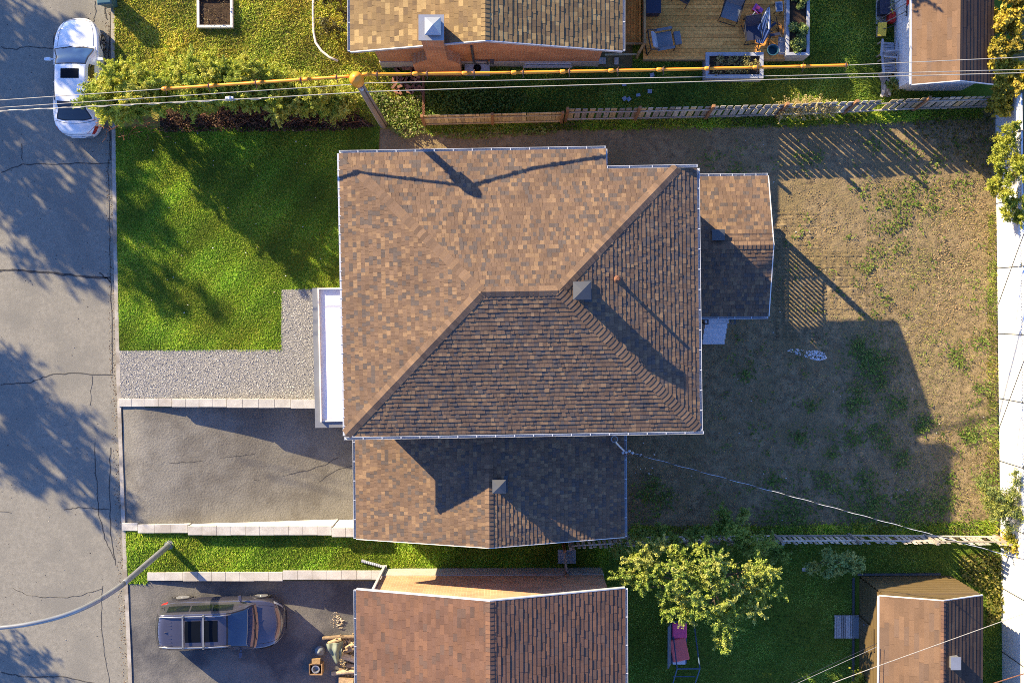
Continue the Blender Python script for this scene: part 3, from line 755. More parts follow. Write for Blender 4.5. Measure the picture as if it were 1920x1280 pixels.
# ---- low wing over the garage
g2 = Frame(.4); ZWE, ZWR = 3.5, 5.2
a0 = mean(g2, [(667,825,ZWE),(667,1008,ZWE)], 0); a1 = mean(g2, [(1169,830,ZWE),(1172,1003,ZWE)], 0)
am = (a0+a1)/2; b0 = mean(g2, [(667,1011,ZWE),(1172,1004,ZWE)], 1); b1 = g2.uv(f.w(x0+4, y0+.5))[1]
mb = MB(); w2 = g2.w
n1 = shingles(mb, w2(a0,b1,ZWE), -g2.y, [w2(a0,b1,ZWE), w2(a0,b0,ZWE), w2(am,b0,ZWR), w2(am,b1,ZWR)], PAL_MAIN)
n2 = shingles(mb, w2(a1,b0,ZWE), g2.y, [w2(a1,b0,ZWE), w2(a1,b1,ZWE), w2(am,b1,ZWR), w2(am,b0,ZWR)], PAL_MAIN)
wroof = mb.build('wing_roof', [M['shingle'], M['felt']], house)
mb = MB(); caps(mb, w2(am,b0,ZWR), w2(am,b1,ZWR), n1, n2, PAL_CAP, .15); mb.build('ridge_cap', M['shingle'], wroof)
gutter('gutter', w2(a0-.005,b0,ZWE), w2(a0-.005,b1-.4,ZWE), -g2.x, wroof); gutter('gutter', w2(a1+.005,b0,ZWE), w2(a1+.005,b1-.4,ZWE), g2.x, wroof)
mb = MB()
for (ua, ub, za, zb) in ((a0, am, ZWE, ZWR), (am, a1, ZWR, ZWE)):
    mb = MB(); mb.hexa([w2(ua,b0-.03,za-.16), w2(ub,b0-.03,zb-.16), w2(ub,b0-.004,zb-.16), w2(ua,b0-.004,za-.16)], [w2(ua,b0-.03,za+.02), w2(ub,b0-.03,zb+.02), w2(ub,b0-.004,zb+.02), w2(ua,b0-.004,za+.02)]); mb.build('trim', M['fascia'], wroof)
cu, cv = g2.uv(P(936,911,5.5)); vent_cap('roof_vent', g2, cu, cv, 5.1, 5.75, .46, wroof, M['vent'])
mb = MB(); ins = .5
pw = [(a0+ins, ZWE+ins*.36-.02), (am, ZWR-.06), (a1-ins, ZWE+ins*.36-.02)]
prof = [(a0+ins, -1.9), (a1-ins, -1.9), pw[2], pw[1], pw[0]]
lo = [w2(u, b0+.12, z) for u, z in prof]; hi = [w2(u, b1, z) for u, z in prof]
n = len(prof); mb.add(lo+hi, [list(range(n)), list(range(n, 2*n))[::-1]]+[(i, n+i, n+(i+1) % n, (i+1) % n) for i in range(n)])
mb.build('wall', M['brick3'], house)
mb = MB(); g2.box(mb, a0+ins-.05, a0+ins-.002, b0+.7, b1-1.0, -1.75, .55)
for k in range(1, 4): g2.box(mb, a0+ins-.062, a0+ins-.051, b0+.72, b1-1.02, -1.75+k*.575, -1.75+k*.575+.03)
gd = mb.build('garage_door', M['white'], house)
window_on(g2, house, 'v', (b0+b1)/2, a0+ins, 1.5, 1.8, 1.2, -1); window_on(g2, house, 'v', (b0+b1)/2, a1-ins, 1.2, 1.4, 1.1, 1)
# service mast with its insulators at the wing's eave, bracket and coil of red wire
mb = MB(); sm_ = P(1170,843,3.7)
mb.tube([P(1172,846,2.2), P(1170,845,3.85)], .03, 10); mb.tube([P(1170,845,3.85), P(1160,835,4.0), P(1154,828,4.15), P(1153,824,4.05)], .035, 10)
mb.tube([P(1152,823,4.12)+Vector((.11*math.cos(a), .11*math.sin(a), 0)) for a in [i*.63 for i in range(11)]], .018, 6)
mast = mb.build('service_mast', M['gmetal'], house)
mb = MB()
for k in range(4): mb.lathe(P(1168+k*6,846+random.uniform(-3,3),3.75), [(.03,-.05),(.05,-.03),(.03,0),(.05,.03),(.03,.05)], 10)
mb.build('insulator', M['clear'], mast)
mb = MB()
for k in range(5): mb.tube([P(1166+k*5,848,3.7), P(1170+k*4,853+k % 2*3,3.6), P(1178+k*2,848,3.72)], .012, 6)
mb.build('loose_wire', M['rust'], mast)

# ---- back porch with its own small gable roof
g3 = Frame(.6); ZPE, ZPR = 3.45, 4.25
p1 = mean(g3, [(1440,332,ZPE),(1440,592,ZPE)], 0); pn = mean(g3, [(1312,331,ZPE),(1436,330,ZPE)], 1); ps = mean(g3, [(1312,594,ZPE),(1436,592,ZPE)], 1); pm = (pn+ps)/2
p0 = g3.uv(W(wx1, vr))[0]; w3 = g3.w; mb = MB()
n1 = shingles(mb, w3(p1,pn,ZPE), -g3.x, [w3(p1,pn,ZPE), w3(p0,pn,ZPE), w3(p0,pm,ZPR), w3(p1,pm,ZPR)], PAL_MAIN)
n2 = shingles(mb, w3(p0,ps,ZPE), g3.x, [w3(p0,ps,ZPE), w3(p1,ps,ZPE), w3(p1,pm,ZPR), w3(p0,pm,ZPR)], PAL_MAIN)
proof = mb.build('porch_roof', [M['shingle'], M['felt']], house)
mb = MB(); caps(mb, w3(p1,pm,ZPR), w3(p0,pm,ZPR), n1, n2, PAL_CAP, .14); mb.build('ridge_cap', M['shingle'], proof)
gutter('gutter', w3(p0+.5,pn+.005,ZPE), w3(p1,pn+.005,ZPE), g3.y, proof, step=.4); gutter('gutter', w3(p0+.45,ps-.005,ZPE), w3(p1,ps-.005,ZPE), -g3.y, proof, step=.5)
mb = MB()
for (va, vb, za, zb) in ((ps, pm, ZPE, ZPR), (pm, pn, ZPR, ZPE)):
    mb = MB(); mb.hexa([w3(p1+.004,va,za-.2), w3(p1+.04,va,za-.2), w3(p1+.04,vb,zb-.2), w3(p1+.004,vb,zb-.2)], [w3(p1+.004,va,za+.02), w3(p1+.04,va,za+.02), w3(p1+.04,vb,zb+.02), w3(p1+.004,vb,zb+.02)]); mb.build('trim', M['fascia'], proof)
mb = MB(); cu, cv = g3.uv(P(1346,441,4.25)); g3.box(mb, cu-.19, cu+.19, cv-.16, cv+.16, 4.0, 4.34); g3.box(mb, cu-.22, cu+.22, cv-.19, cv+.19, 4.341, 4.37); mb.build('roof_vent', M['dmetal'], proof)
# gable tympanum, beams, posts, floor, stair and railing
mb = MB(); mb.add([w3(p1-.3,ps+.1,ZPE-.02), w3(p1-.3,pn-.1,ZPE-.02), w3(p1-.3,pm,ZPR-.05), w3(p1-.24,ps+.1,ZPE-.02), w3(p1-.24,pn-.1,ZPE-.02), w3(p1-.24,pm,ZPR-.05)], [(0,1,2),(5,4,3),(0,3,4,1),(1,4,5,2),(2,5,3,0)])
g3.box(mb, p0+.02, p1-.301, pn-.55, pn-.4, ZPE-.26, ZPE-.02); g3.box(mb, p0+.02, p1-.301, ps+.4, ps+.55, ZPE-.26, ZPE-.02)
mb.build('porch_gable', M['white'], house)
for vv in (pn-.475, ps+.475):
    mb = MB(); g3.box(mb, p1-.42, p1-.26, vv-.08, vv+.08, 1.001, ZPE-.262); mb.build('post', M['white'], house)
mb = MB(); g3.box(mb, p0+.02, p1-.2, ps+.25, pn-.3, .86, 1.0); mb.build('porch_floor', M['greypaint'], house)
def railing(f, parent, pts, z0, h, name='railing', mat=None, step=.17):
    mb = MB()
    for (a, b) in zip(pts[:-1], pts[1:]):
        A, B = f.w(*a, 0), f.w(*b, 0); n = max(1, int((B-A).length/step))
        mb.beam(A+Z*(z0+h), B+Z*(z0+h), .06, .04); mb.beam(A+Z*(z0+.12), B+Z*(z0+.12), .04, .04)
        for i in range(n+1):
            p = A.lerp(B, i/n); mb.beam(p+Z*(z0+.14), p+Z*(z0+h-.02), .075, .04)
    return mb.build(name, mat or M['white'], parent)
railing(g3, house, [(p1-.34, ps+.56), (p1-.34, pn-.56)], 1.0, .95)
railing(g3, house, [(p0+.1, pn-.475), (p1-.43, pn-.475)], 1.0, .95)
sa = g3.uv(P(1322,600,.9)); sb = g3.uv(P(1366,612,.9))
mb = MB(); g3.box(mb, sa[0], sb[0], sb[1]+.12, ps+.249, .80, .95)
k = sb[1]
while k < ps-.02: g3.box(mb, sa[0], sb[0], k+.12, k+.125, .951, .953); k += .14
st = mb.build('landing', M['siding'], house)
mb = MB()
for k in range(4): g3.box(mb, sa[0]+.02, sb[0]-.02, sb[1]+.119-.2*(k+1), sb[1]+.119-.2*k-.004, 0, .76-.19*k)
mb.build('stairs', M['siding'], house)
railing(g3, house, [(sa[0]-.06, sb[1]+.12), (sa[0]-.06, ps+.2)], .9, .95, mat=M['dmetal'], step=.16)
railing(g3, house, [(sb[0]+.06, sb[1]+.12), (sb[0]+.06, ps+.2)], .9, .95, mat=M['dmetal'], step=.16)
door(g3, house, 'v', pm-.6, p0, 1.02, .9, 2.05, 1, M['white'])

# ------------------------------------------------------------------ neighbouring houses
def gable_house(label, f, corners, ze, zr, north, pal, wallins, brick, zf, tabs, ex, wall_v, name='house', far=8):
    """a gabled house whose ridge runs north-south; corners: west and east eave corner pixels at the near gable"""
    (wxp, wyp), (exp_, eyp) = corners
    A = P(wxp, wyp, ze); B = P(exp_, eyp, ze); ua, ub = f.uv(A)[0], f.uv(B)[0]; um = (ua+ub)/2
    vn = (f.uv(A)[1]+f.uv(B)[1])/2; vf = vn+far*north
    h = thing(name, label, 'house', f.w(um, (vn+vf)/2)); ww = f.w
    lo, hi = min(vn, vf), max(vn, vf); mb = MB()
    n1 = shingles(mb, ww(ua,hi,ze), -f.y, [ww(ua,hi,ze), ww(ua,lo,ze), ww(um,lo,zr), ww(um,hi,zr)], pal, ex, tabs)
    n2 = shingles(mb, ww(ub,lo,ze), f.y, [ww(ub,lo,ze), ww(ub,hi,ze), ww(um,hi,zr), ww(um,lo,zr)], pal, ex, tabs)
    r = mb.build('roof', [M['shingle'], M['felt']], h)
    mb = MB(); caps(mb, ww(um,lo,zr), ww(um,hi,zr), n1, n2, pal, .15, .15); mb.build('ridge_cap', M['shingle'], r)
    gutter('gutter', ww(ua-.005,lo,ze), ww(ua-.005,hi,ze), -f.x, r, step=.9); gutter('gutter', ww(ub+.005,lo,ze), ww(ub+.005,hi,ze), f.x, r, step=.9)
    mb = MB(); e = -north
    for (a_, b_, za, zb) in ((ua, um, ze, zr), (um, ub, zr, ze)):
        v0, v1 = sorted((vn+e*.005, vn+e*.04))
        mb = MB(); mb.hexa([ww(a_,v0,za-.17), ww(b_,v0,zb-.17), ww(b_,v1,zb-.17), ww(a_,v1,za-.17)], [ww(a_,v0,za+.02), ww(b_,v0,zb+.02), ww(b_,v1,zb+.02), ww(a_,v1,za+.02)]); mb.build('trim', M['white'], r)
    i0, i1 = ua+wallins[0], ub-wallins[1]; sl_ = (zr-ze)/(um-ua)
    v0, v1 = sorted((wall_v, vf-.3*north))
    prof = [(i0, zf+.002), (i1, zf+.002), (i1, ze+wallins[1]*sl_-.03), (um, zr-.06), (i0, ze+wallins[0]*sl_-.03)]
    L0 = [ww(u, v0, z) for u, z in prof]; H0 = [ww(u, v1, z) for u, z in prof]; n = len(prof); mb = MB()
    mb.add(L0+H0, [list(range(n)), list(range(n, 2*n))[::-1]]+[(i, n+i, n+(i+1) % n, (i+1) % n) for i in range(n)])
    mb.build('wall', brick, h)
    mb = MB(); f.box(mb, i0-.03, i1+.03, v0-.03, v1+.03, -1.2, zf); mb.build('foundation', M['found'], h)
    return h, r, (ua, um, ub, vn, i0, i1)
# north house
fn = Frame(.1); wv = fn.uv(P(900,127,0))[1]+.03
hn, rn, dn = gable_house('orange brick house with a tan shingle roof and a metal-capped chimney', fn, ((657,97),(1167,95)), 3.7, 5.35, 1, PAL_TAN, (.72,.62), M['brick'], .95, (.14,.27), .17, wv)
# its chimney: wide fireplace base, sloping shoulders, narrow stack, metal cap
mb = MB(); yb_ = wv
cx0, cx1 = P(783,143,0).x, P(867,143,0).x; yo = P(820,144,0).y
c = P(808,57,6.3); su0, su1 = P(784,57,6.3).x, P(832,57,6.3).x; sv0, sv1 = P(808,75,6.3).y, P(808,39,6.3).y
su0 += .06; su1 -= .06; sv0 = max(sv0+.06, yo)
def cbox(a0, a1, v0, v1, z0, z1): mb.box(a0, a1, v0, v1, z0, z1)
cbox(cx0, cx1, yo, yb_+.06, -.2, 2.2)
mb.hexa([(cx0,yo,2.201),(cx1,yo,2.201),(cx1,yb_+.06,2.201),(cx0,yb_+.06,2.201)], [(su0,yo,3.0),(su1,yo,3.0),(su1,yb_+.06,3.0),(su0,yb_+.06,3.0)])
cbox(su0, su1, yo, yo+.72, 3.001, 6.1)
ch = mb.build('chimney', M['brick'], hn)
mb = MB(); q = [(su0-.06,yo-.06),(su1+.06,yo-.06),(su1+.06,yo+.78),(su0-.06,yo+.78)]
mb.hexa([(*p, 6.101) for p in q], [(*p, 6.16) for p in q])
ax, ay = su0+.62*(su1-su0), yo+.36
r4 = [(ax-.24,ay-.24),(ax+.2,ay-.24),(ax+.2,ay+.24),(ax-.24,ay+.24)]
b_ = [(*p, 6.161) for p in r4]; t_ = [(*p, 6.34) for p in r4]; mb.hexa(b_, t_)
h4 = [(*( (p[0]-ax)*1.2+ax, (p[1]-ay)*1.2+ay), 6.345) for p in r4]
for i in range(4): mb.face([h4[i], h4[(i+1) % 4], (ax, ay, 6.58)])
mb.build('chimney_cap', M['gmetal'], ch)
# basement window, pipes on the wall
window_on(fn, hn, 'u', P(1027,112,0).x, wv-.03, .45, 1.75, .38, -1)
mb = MB(); mb.tube([Vector((P(890,0,0).x, wv-.05, 3.6)), Vector((P(890,0,0).x, wv-.05, 1.5)), Vector((P(893,0,0).x, wv-.06, .3))], .045, 8)
mb.tube([Vector((P(893,0).x, wv-.05, 1.3)), Vector((P(914,0).x, wv-.05, 1.3)), Vector((P(917,0).x, wv-.07, .2))], .03, 8)
mb.box(P(920,0).x, P(927,0).x, wv-.16, wv-.005, 1.15, 1.35); mb.build('pipe', M['dmetal'], hn)
# south house
fs = Frame(.3); wvs = fs.uv(P(900,1064,0))[1]-.03
hs, rs_, ds = gable_house('buff brick house with a faded reddish brown shingle roof, nearest the pink-cushioned bench', fs, ((668,1105),(1172,1103)), 4.0, 5.7, -1, PAL_RED, (.6,.55), M['brick2'], 1.15, (.26,.36), .16, wvs)
# corner downpipe with corrugated extension
mb = MB(); dx = P(722,1066,0)
mb.beam(Vector((dx.x-.02, wvs+.08, .12)), Vector((dx.x-.02, wvs+.08, 3.95)), .09, .08); mb.box(dx.x-.1, dx.x+.08, wvs+.03, wvs+.14, .0, .13)
dp = mb.build('downpipe', M['white'], hs)
mb = MB(); pts = [P(721,1063,.08), P(705,1058,.07), P(690,1054,.07), P(676,1050,.07)]
Q = [pts[min(int(i/8), 2)].lerp(pts[min(int(i/8), 2)+1], (i % 8)/8) for i in range(25)]
mb.tube(Q, [.062 if i % 2 else .05 for i in range(25)], 10); mb.build('drain_hose', M['greypaint'], dp)

# ------------------------------------------------------------------ sheds
def lap(mb, f, a, b, z0, z1, out, ex=.12, dep=.018):
    """lapped boards from a to b (uv pairs)"""
    A, B = f.w(*a), f.w(*b); o = Vector(out); z = z0
    while z < z1-1e-4:
        t = min(z+ex, z1)
        pr = [(0, .3), (.12, 1), (.55, 1), (1, .12)]
        for (za, da), (zb, db) in zip(pr[:-1], pr[1:]):
            mb.face([A+o*dep*da+Z*(z+(t-z)*za), B+o*dep*da+Z*(z+(t-z)*za), B+o*dep*db+Z*(z+(t-z)*zb), A+o*dep*db+Z*(z+(t-z)*zb)])
        z += ex
fq = Frame(.3)
# brown shed, lower right
zse, zsr = 2.75, 3.5
s0 = P(1649,1117,zse); s1 = P(1843,1111,zse); u0, u1 = fq.uv(s0)[0], fq.uv(s1)[0]; um = fq.uv(P(1769,1127,zsr))[0]
vt = fq.uv(P(1649,1117,zse))[1]; vb = vt-6.5; ws = fq.w
shed = thing('shed', 'brown metal-sided shed with a small box vent on its brown roof', 'shed', ws(um,(vt+vb)/2), group='garden sheds')
mb = MB()
n1 = shingles(mb, ws(u0,vt,zse), -fq.y, [ws(u0,vt,zse), ws(u0,vb,zse), ws(um,vb,zsr), ws(um,vt,zsr)], PAL_BROWN, .17, (.5,.95), .008, .003)
n2 = shingles(mb, ws(u1,vb,zse), fq.y, [ws(u1,vb,zse), ws(u1,vt,zse), ws(um,vt,zsr), ws(um,vb,zsr)], PAL_SHADE_SIDE, .17, (.5,.95), .018, .003)
sr = mb.build('roof', [M['shingle'], M['felt']], shed)
mb = MB(); caps(mb, ws(um,vb,zsr), ws(um,vt,zsr), n1, n2, PAL_RED, .09); mb.build('ridge_cap', M['shingle'], sr)
mb = MB(); uu, vv = fq.uv(P(1791,1242,3.55)); fq.box(mb, uu-.15, uu+.15, vv-.2, vv+.2, 3.1, 3.6); fq.box(mb, uu-.18, uu+.18, vv-.23, vv+.23, 3.601, 3.63); mb.build('roof_vent', M['gmetal'], sr)
i0, i1, vw = u0+.12, u1-.12, vt+.06
mb = MB(); fq.box(mb, i0+.02, i1-.02, vb+.1, vw-.02, 0, zse-.02)
mb.add([ws(i0+.02,vw-.02,zse-.019), ws(i1-.02,vw-.02,zse-.019), ws(um,vw-.02,zsr-.05), ws(i0+.02,vb+.1,zse-.019), ws(i1-.02,vb+.1,zse-.019), ws(um,vb+.1,zsr-.05)], [(1,0,2),(3,4,5),(0,1,4,3),(1,2,5,4),(2,0,3,5)])
lap(mb, fq, (i1, vw-.02), (i0, vw-.02), 0, zse-.0, fq.y, .34, .055); lap(mb, fq, (i0+.02, vw-.02), (i0+.02, vb+.1), 0, zse-.03, -fq.x, .34, .055)
mb.build('wall', M['brownm'], shed)
mb = MB()
for (ua, ub, za, zb) in ((u0, um, zse, zsr), (um, u1, zsr, zse)):
    mb = MB(); mb.hexa([ws(ua,vt+.003,za-.08), ws(ub,vt+.003,zb-.08), ws(ub,vt+.035,zb-.08), ws(ua,vt+.035,za-.08)], [ws(ua,vt+.003,za+.012), ws(ub,vt+.003,zb+.012), ws(ub,vt+.035,zb+.012), ws(ua,vt+.035,za+.012)]); mb.build('trim', M['fascia'], sr)
mb = MB(); fq.box(mb, u0-.05, u0-.003, vb, vt, zse-.1, zse+.012); mb.build('trim', M['fascia'], sr)
door(fq, shed, 'v', vt-1.85, i0-.036, .05, .85, 1.9, -1, M['brownm'])
mb = MB(); fq.box(mb, i0-.02-.26, i0-.07, vt-2.25, vt-1.45, .0, .22); mb.build('step', M['slate'], shed)
mb = MB(); fq.box(mb, i0-.30, i0-.22, vb+.3, vw-.02, -.02, .08); mb.build('base_rail', M['dmetal'], shed); mb = MB(); fq.box(mb, i0-.1, i1-.4, vw+.06, vw+.14, -.02, .08); mb.build('base_rail', M['dmetal'], shed)
# white shed, upper right
fz = Frame(.2); ze_, zr_ = 2.5, 3.2
q0 = P(1709,158,ze_); u0, vt = fz.uv(q0); um = fz.uv(P(1800,148,zr_))[0]; u1 = 2*um-u0; vb = vt; vf = vb+9; wz = fz.w
shed2 = thing('shed', 'white-sided shed with garden tools on its wall, beside the yellow vine', 'shed', wz(um, vb+4), group='garden sheds')
mb = MB()
n1 = shingles(mb, wz(u0,vf,ze_), -fz.y, [wz(u0,vf,ze_), wz(u0,vb,ze_), wz(um,vb,zr_), wz(um,vf,zr_)], PAL_BROWN, .17, (.5,.95), .008, .003)
n2 = shingles(mb, wz(u1,vb,ze_), fz.y, [wz(u1,vb,ze_), wz(u1,vf,ze_), wz(um,vf,zr_), wz(um,vb,zr_)], PAL_SHADE_SIDE, .17, (.5,.95), .012, .003)
sr2 = mb.build('roof', [M['shingle'], M['felt']], shed2)
mb = MB(); fz.box(mb, u0-.05, u0-.003, vb, vf, ze_-.1, ze_+.02); mb.build('trim', M['white'], sr2)
for (ua, ub, za, zb) in ((u0, um, ze_, zr_), (um, u1, zr_, ze_)):
    mb = MB(); mb.hexa([wz(ua,vb-.035,za-.08), wz(ub,vb-.035,zb-.08), wz(ub,vb-.003,zb-.08), wz(ua,vb-.003,za-.08)], [wz(ua,vb-.035,za+.012), wz(ub,vb-.035,zb+.012), wz(ub,vb-.003,zb+.012), wz(ua,vb-.003,za+.012)]); mb.build('trim', M['white'], sr2)
i0, i1, vw = u0+.2, u1-.2, fz.uv(P(1750,170,0))[1]
vw = max(vw, vb+.02)
mb = MB(); prof = [(i0,0),(i1,0),(i1,ze_+.05),(um,zr_-.06),(i0,ze_+.05)]
L0 = [wz(u,vw,z) for u, z in prof]; H0 = [wz(u,vf-.1,z) for u, z in prof]; n = 5
mb.add(L0+H0, [list(range(n)), list(range(n, 2*n))[::-1]]+[(i, n+i, n+(i+1) % n, (i+1) % n) for i in range(n)])
lap(mb, fz, (i0, vw), (i0, vf-.1), 0, ze_-.02, -fz.x, .15, .012); lap(mb, fz, (i1, vw), (i0, vw), 0, ze_-.02, -fz.y, .15, .012)
mb.build('wall', M['siding'], shed2)
SHED_X = wz(i0, vw).x
# ------------------------------------------------------------------ fences
WOODC = [(.52,.40,.22),(.46,.36,.20),(.58,.46,.26),(.40,.31,.19)]
GREYC = [(.36,.32,.27),(.43,.39,.33),(.30,.27,.23),(.48,.44,.37)]
def rc(cols, v=.15):
    c = random.choice(cols); k = random.uniform(1-v, 1+v); return (c[0]*k, c[1]*k, c[2]*k)
def picket_fence(name, label, pts, h, pw, gap, cols, lean=(0, 0), rails=2, post_h=.15, jag=.04, group=None, skip=0.0, postc=(.30,.16,.08), face=1):
    """posts at the given ground pixels, a panel of boards between each two posts"""
    g = [P(x, y, 0) for x, y in pts]
    t = thing(name, label, 'fence', g[0], group=group); lv = Vector((lean[0], lean[1], 0))
    for i in range(len(g)-1):
        a, b = g[i], g[i+1]; d = (b-a).normalized(); nrm = Vector((-d.y, d.x, 0))*face; ln = (b-a).length; mb = MB(); s = .06
        while s < ln-.03:
            w_ = pw*random.uniform(.85, 1.1)
            if random.random() > skip:
                hh = h+random.uniform(-jag, jag); p = a+d*min(s+w_/2, ln-w_/2)+nrm*.03; top = p+lv*(hh/h)+Z*hh+d*random.uniform(-.02, .02)
                mb.beam(p+Z*.03, top, w_, .02, nrm, 0, rc(cols))
            s += w_+gap*random.uniform(.7, 1.3)
        for k in range(rails):
            zz = h*(.22+.58*k/max(rails-1, 1)); q = lv*(zz/h)+Z*zz-nrm*.012
            mb.beam(a+q, b+q, .09, .04, nrm, 0, rc(cols))
        mb.build('panel', M['wood'], t)
    for p in g:
        mb = MB(); top = p+lv*1.02+Z*(h+post_h); mb.beam(p-Z*.1, top, .10, .10, Vector((0, 1, 0)), 0, postc); mb.build('post', M['wood'], t)
    return t
GF = 'timber fences round the rear yards'
picket_fence('wooden_fence', 'close-boarded tan fence running right from beside the utility pole', [(797,237),(924,234),(1052,231)], 1.55, .145, .01, WOODC, (0, .12), group=GF, jag=.015)
picket_fence('wooden_fence', 'long weathered fence with gaps between its boards, behind the main house', [(1060,228),(1190,226),(1322,223),(1455,219),(1580,214),(1710,208),(1862,203)], 1.62, .205, .075, GREYC+WOODC[:1], (0, .16), group=GF, jag=.03, skip=.015, post_h=.32)
picket_fence('wooden_fence', 'ragged grey fence between the small fruit tree and the bare yard', [(1066,1010),(1180,1004),(1320,1002),(1450,1001),(1590,1000),(1730,1001),(1862,1003)], 1.45, .13, .075, [(c[0]*1.2, c[1]*1.2, c[2]*1.2) for c in GREYC], (.0, -.05), group=GF, jag=.12, skip=.09, postc=(.3,.27,.23), face=-1)
picket_fence('wooden_fence', 'short leaning board fence at the corner of the pale wall', [(1866,1004),(1893,1030),(1905,1062)], 1.5, .15, .02, GREYC, (.25, -.1), group=GF, jag=.05)
t = picket_fence('garden_gate', 'narrow slatted gate between the two houses at the grass strip', [(1056,1018),(1060,1062)], 1.35, .09, .05, GREYC, (.0, .0), rails=2, jag=.05); t['category'] = 'gate'
# slim iron fence beside the brick chimney house
t = thing('iron_fence', 'rusty iron railing running up from the end of the tan fence', 'fence', P(795,230,0))
mb = MB(); a, b = P(796,150,0), P(797,232,0)
for k in range(3): mb.beam(a+Z*(.25+.38*k), b+Z*(.25+.38*k), .03, .03)
mb.build('rail', M['rust'], t); mb = MB()
for k in range(15): p = a.lerp(b, k/14); mb.tube([p, p+Z*(1.15+.1*(k % 7 == 0))], .012 if k % 7 else .03, 6)
mb.build('bars', M['rust'], t)

# ---- long pale panel wall with an open lattice top, along the right edge
t = thing('panel_wall', 'long bright white panel wall with a lattice strip along its top', 'wall', P(1870,640,0))
ysw = [195, 262, 318, 382, 503, 625, 746, 863, 980, 1100, 1220, 1340]
bx = lambda y: 1866+ (y-195)*.0125
for i in range(len(ysw)-1):
    a, b = P(bx(ysw[i]), ysw[i], 0), P(bx(ysw[i+1]), ysw[i+1], 0); mb = MB(); d = (b-a).normalized(); n = Vector((-d.y, d.x, 0))
    if n.x > 0: n = -n
    mb.beam(a+d*.012+Z*.98, b-d*.012+Z*.98, .05, 1.85, Z); mb.build('panel', M['whitepaint'], t)
    mb = MB(); mb.beam(a+Z*1.93+d*.01, b+Z*1.93-d*.01, .07, .05); mb.beam(a+Z*2.22+d*.01, b+Z*2.22-d*.01, .07, .05); L_ = (b-a).length; k = 0.0
    while k < L_-.2:
        p = a+d*k; mb.beam(p+Z*1.955, p+d*.24+Z*2.195, .03, .012, n); mb.beam(p+d*.24+Z*1.955+n*.013, p+Z*2.195+n*.013, .03, .012, n); k += .12
    mb.build('lattice', M['whitepaint'], t)
for y in ysw:
    p = P(bx(y), y, 0); mb = MB(); mb.box(p.x-.04, p.x+.06, p.y-.014, p.y+.014, 0, 2.3); mb.build('post', M['dmetal'], t)
tree_base = None

# ------------------------------------------------------------------ utility pole, wires and orange line guards
t = thing('utility_pole', 'leaning wooden utility pole with an orange cover on its top', 'utility pole', P(719,234,0))
pb, ptop = P(719,234,0), P(668,148,8.85)
mb = MB(); mb.tube([pb-Z*.2, pb.lerp(ptop, .5), ptop], [.155,.135,.115], 14); mb.build('shaft', M['pole'], t)
mb = MB(); d = (ptop-pb).normalized(); mb.tube([ptop-d*.42, ptop-d*.25, ptop+d*.05, ptop+d*.22, ptop+d*.32], [.20,.215,.215,.15,.03], 16)
oc = mb.build('pole_cover', M['orange'], t, smooth=True)
mb = MB(); mb.tube([ptop-d*.62+Vector((-.05,-.16,0)), ptop-d*.62+Vector((.05,.17,0))], .03, 8); mb.lathe(ptop-d*.62+Vector((.1,-.2,.0)), [(.03,-.08),(.06,-.04),(.04,0),(.06,.04),(.03,.08)], 10)
mb.build('insulator', M['gmetal'], t)
mb = MB(); mb.tube([pb+Vector((.13,-.09,.1)), pb.lerp(ptop, .5)+Vector((.11,-.09,0)), ptop-d*.7+Vector((.1,-.08,0))], .018, 6); mb.build('ground_lead', M['bwire'], t)
def wire(name, label, pts, r, mat, group, sag=.12, n=24, cat='wire'):
    pp = [P(*p) for p in pts]; q = []
    for i in range(len(pp)-1):
        for k in range(n):
            s = k/n; p = pp[i].lerp(pp[i+1], s); p.z -= sag*4*s*(1-s)*min(1, (pp[i+1]-pp[i]).length/12); q.append(p)
    q.append(pp[-1]); mb = MB(); mb.tube(q, r, 6); return tag(mb.build(name, mat), label, cat, group)
ZL = 8.15; GW = 'overhead wires crossing the street'
wire('power_line', 'uppermost overhead wire, the one sleeved in orange on both sides of the pole', [(-420,217,7.4),(305,167,7.95),(453,157,8.2),(655,143,8.82),(680,140,8.82),(830,138,8.35),(985,136,8.05),(1280,130,7.6),(1590,122.5,7.4),(2250,92,7.6)], .012, M['wire'], GW, 0)
wire('power_line', 'middle overhead wire passing just below the orange sleeves', [(-420,226,7.4),(-8,202.5,7.4),(640,160,7.4),(690,156,7.4),(1060,148.5,7.4),(1480,142,7.4),(2250,122,7.4)], .012, M['wire'], GW, 0)
wire('power_line', 'lowest overhead wire, twisted and lumpy to the left of the pole', [(-420,230,7.1),(-8,208.5,7.1),(420,187,7.1),(482,184.5,7.1),(690,172,7.1),(960,163.5,7.1),(1440,149.5,7.1),(2250,128,7.1)], .014, M['wire'], GW, 0)
mb = MB(); q = [P(-60+ (490+60)*i/90, 211-(211-185)*i/90+math.sin(i*.8)*1.2, 7.06) for i in range(91)]
mb.tube(q, .012, 5); tag(mb.build('lashed_cable', M['wire']), 'thin pale cable lashed along the lowest wire over the white car', 'wire')
tag_ = MB(); c = P(430,184,7.1); tag_.beam(c-Vector((.13,0,0)), c+Vector((.13,.01,0)), .08, .08); tag_.beam(c-Vector((.05,0,.05)), c+Vector((.05,0,.05)), .1, .1); tag(tag_.build('splice_box', M['white'], bevel=.01), 'small white splice box on the lowest wire above the shrubs', 'cable box')
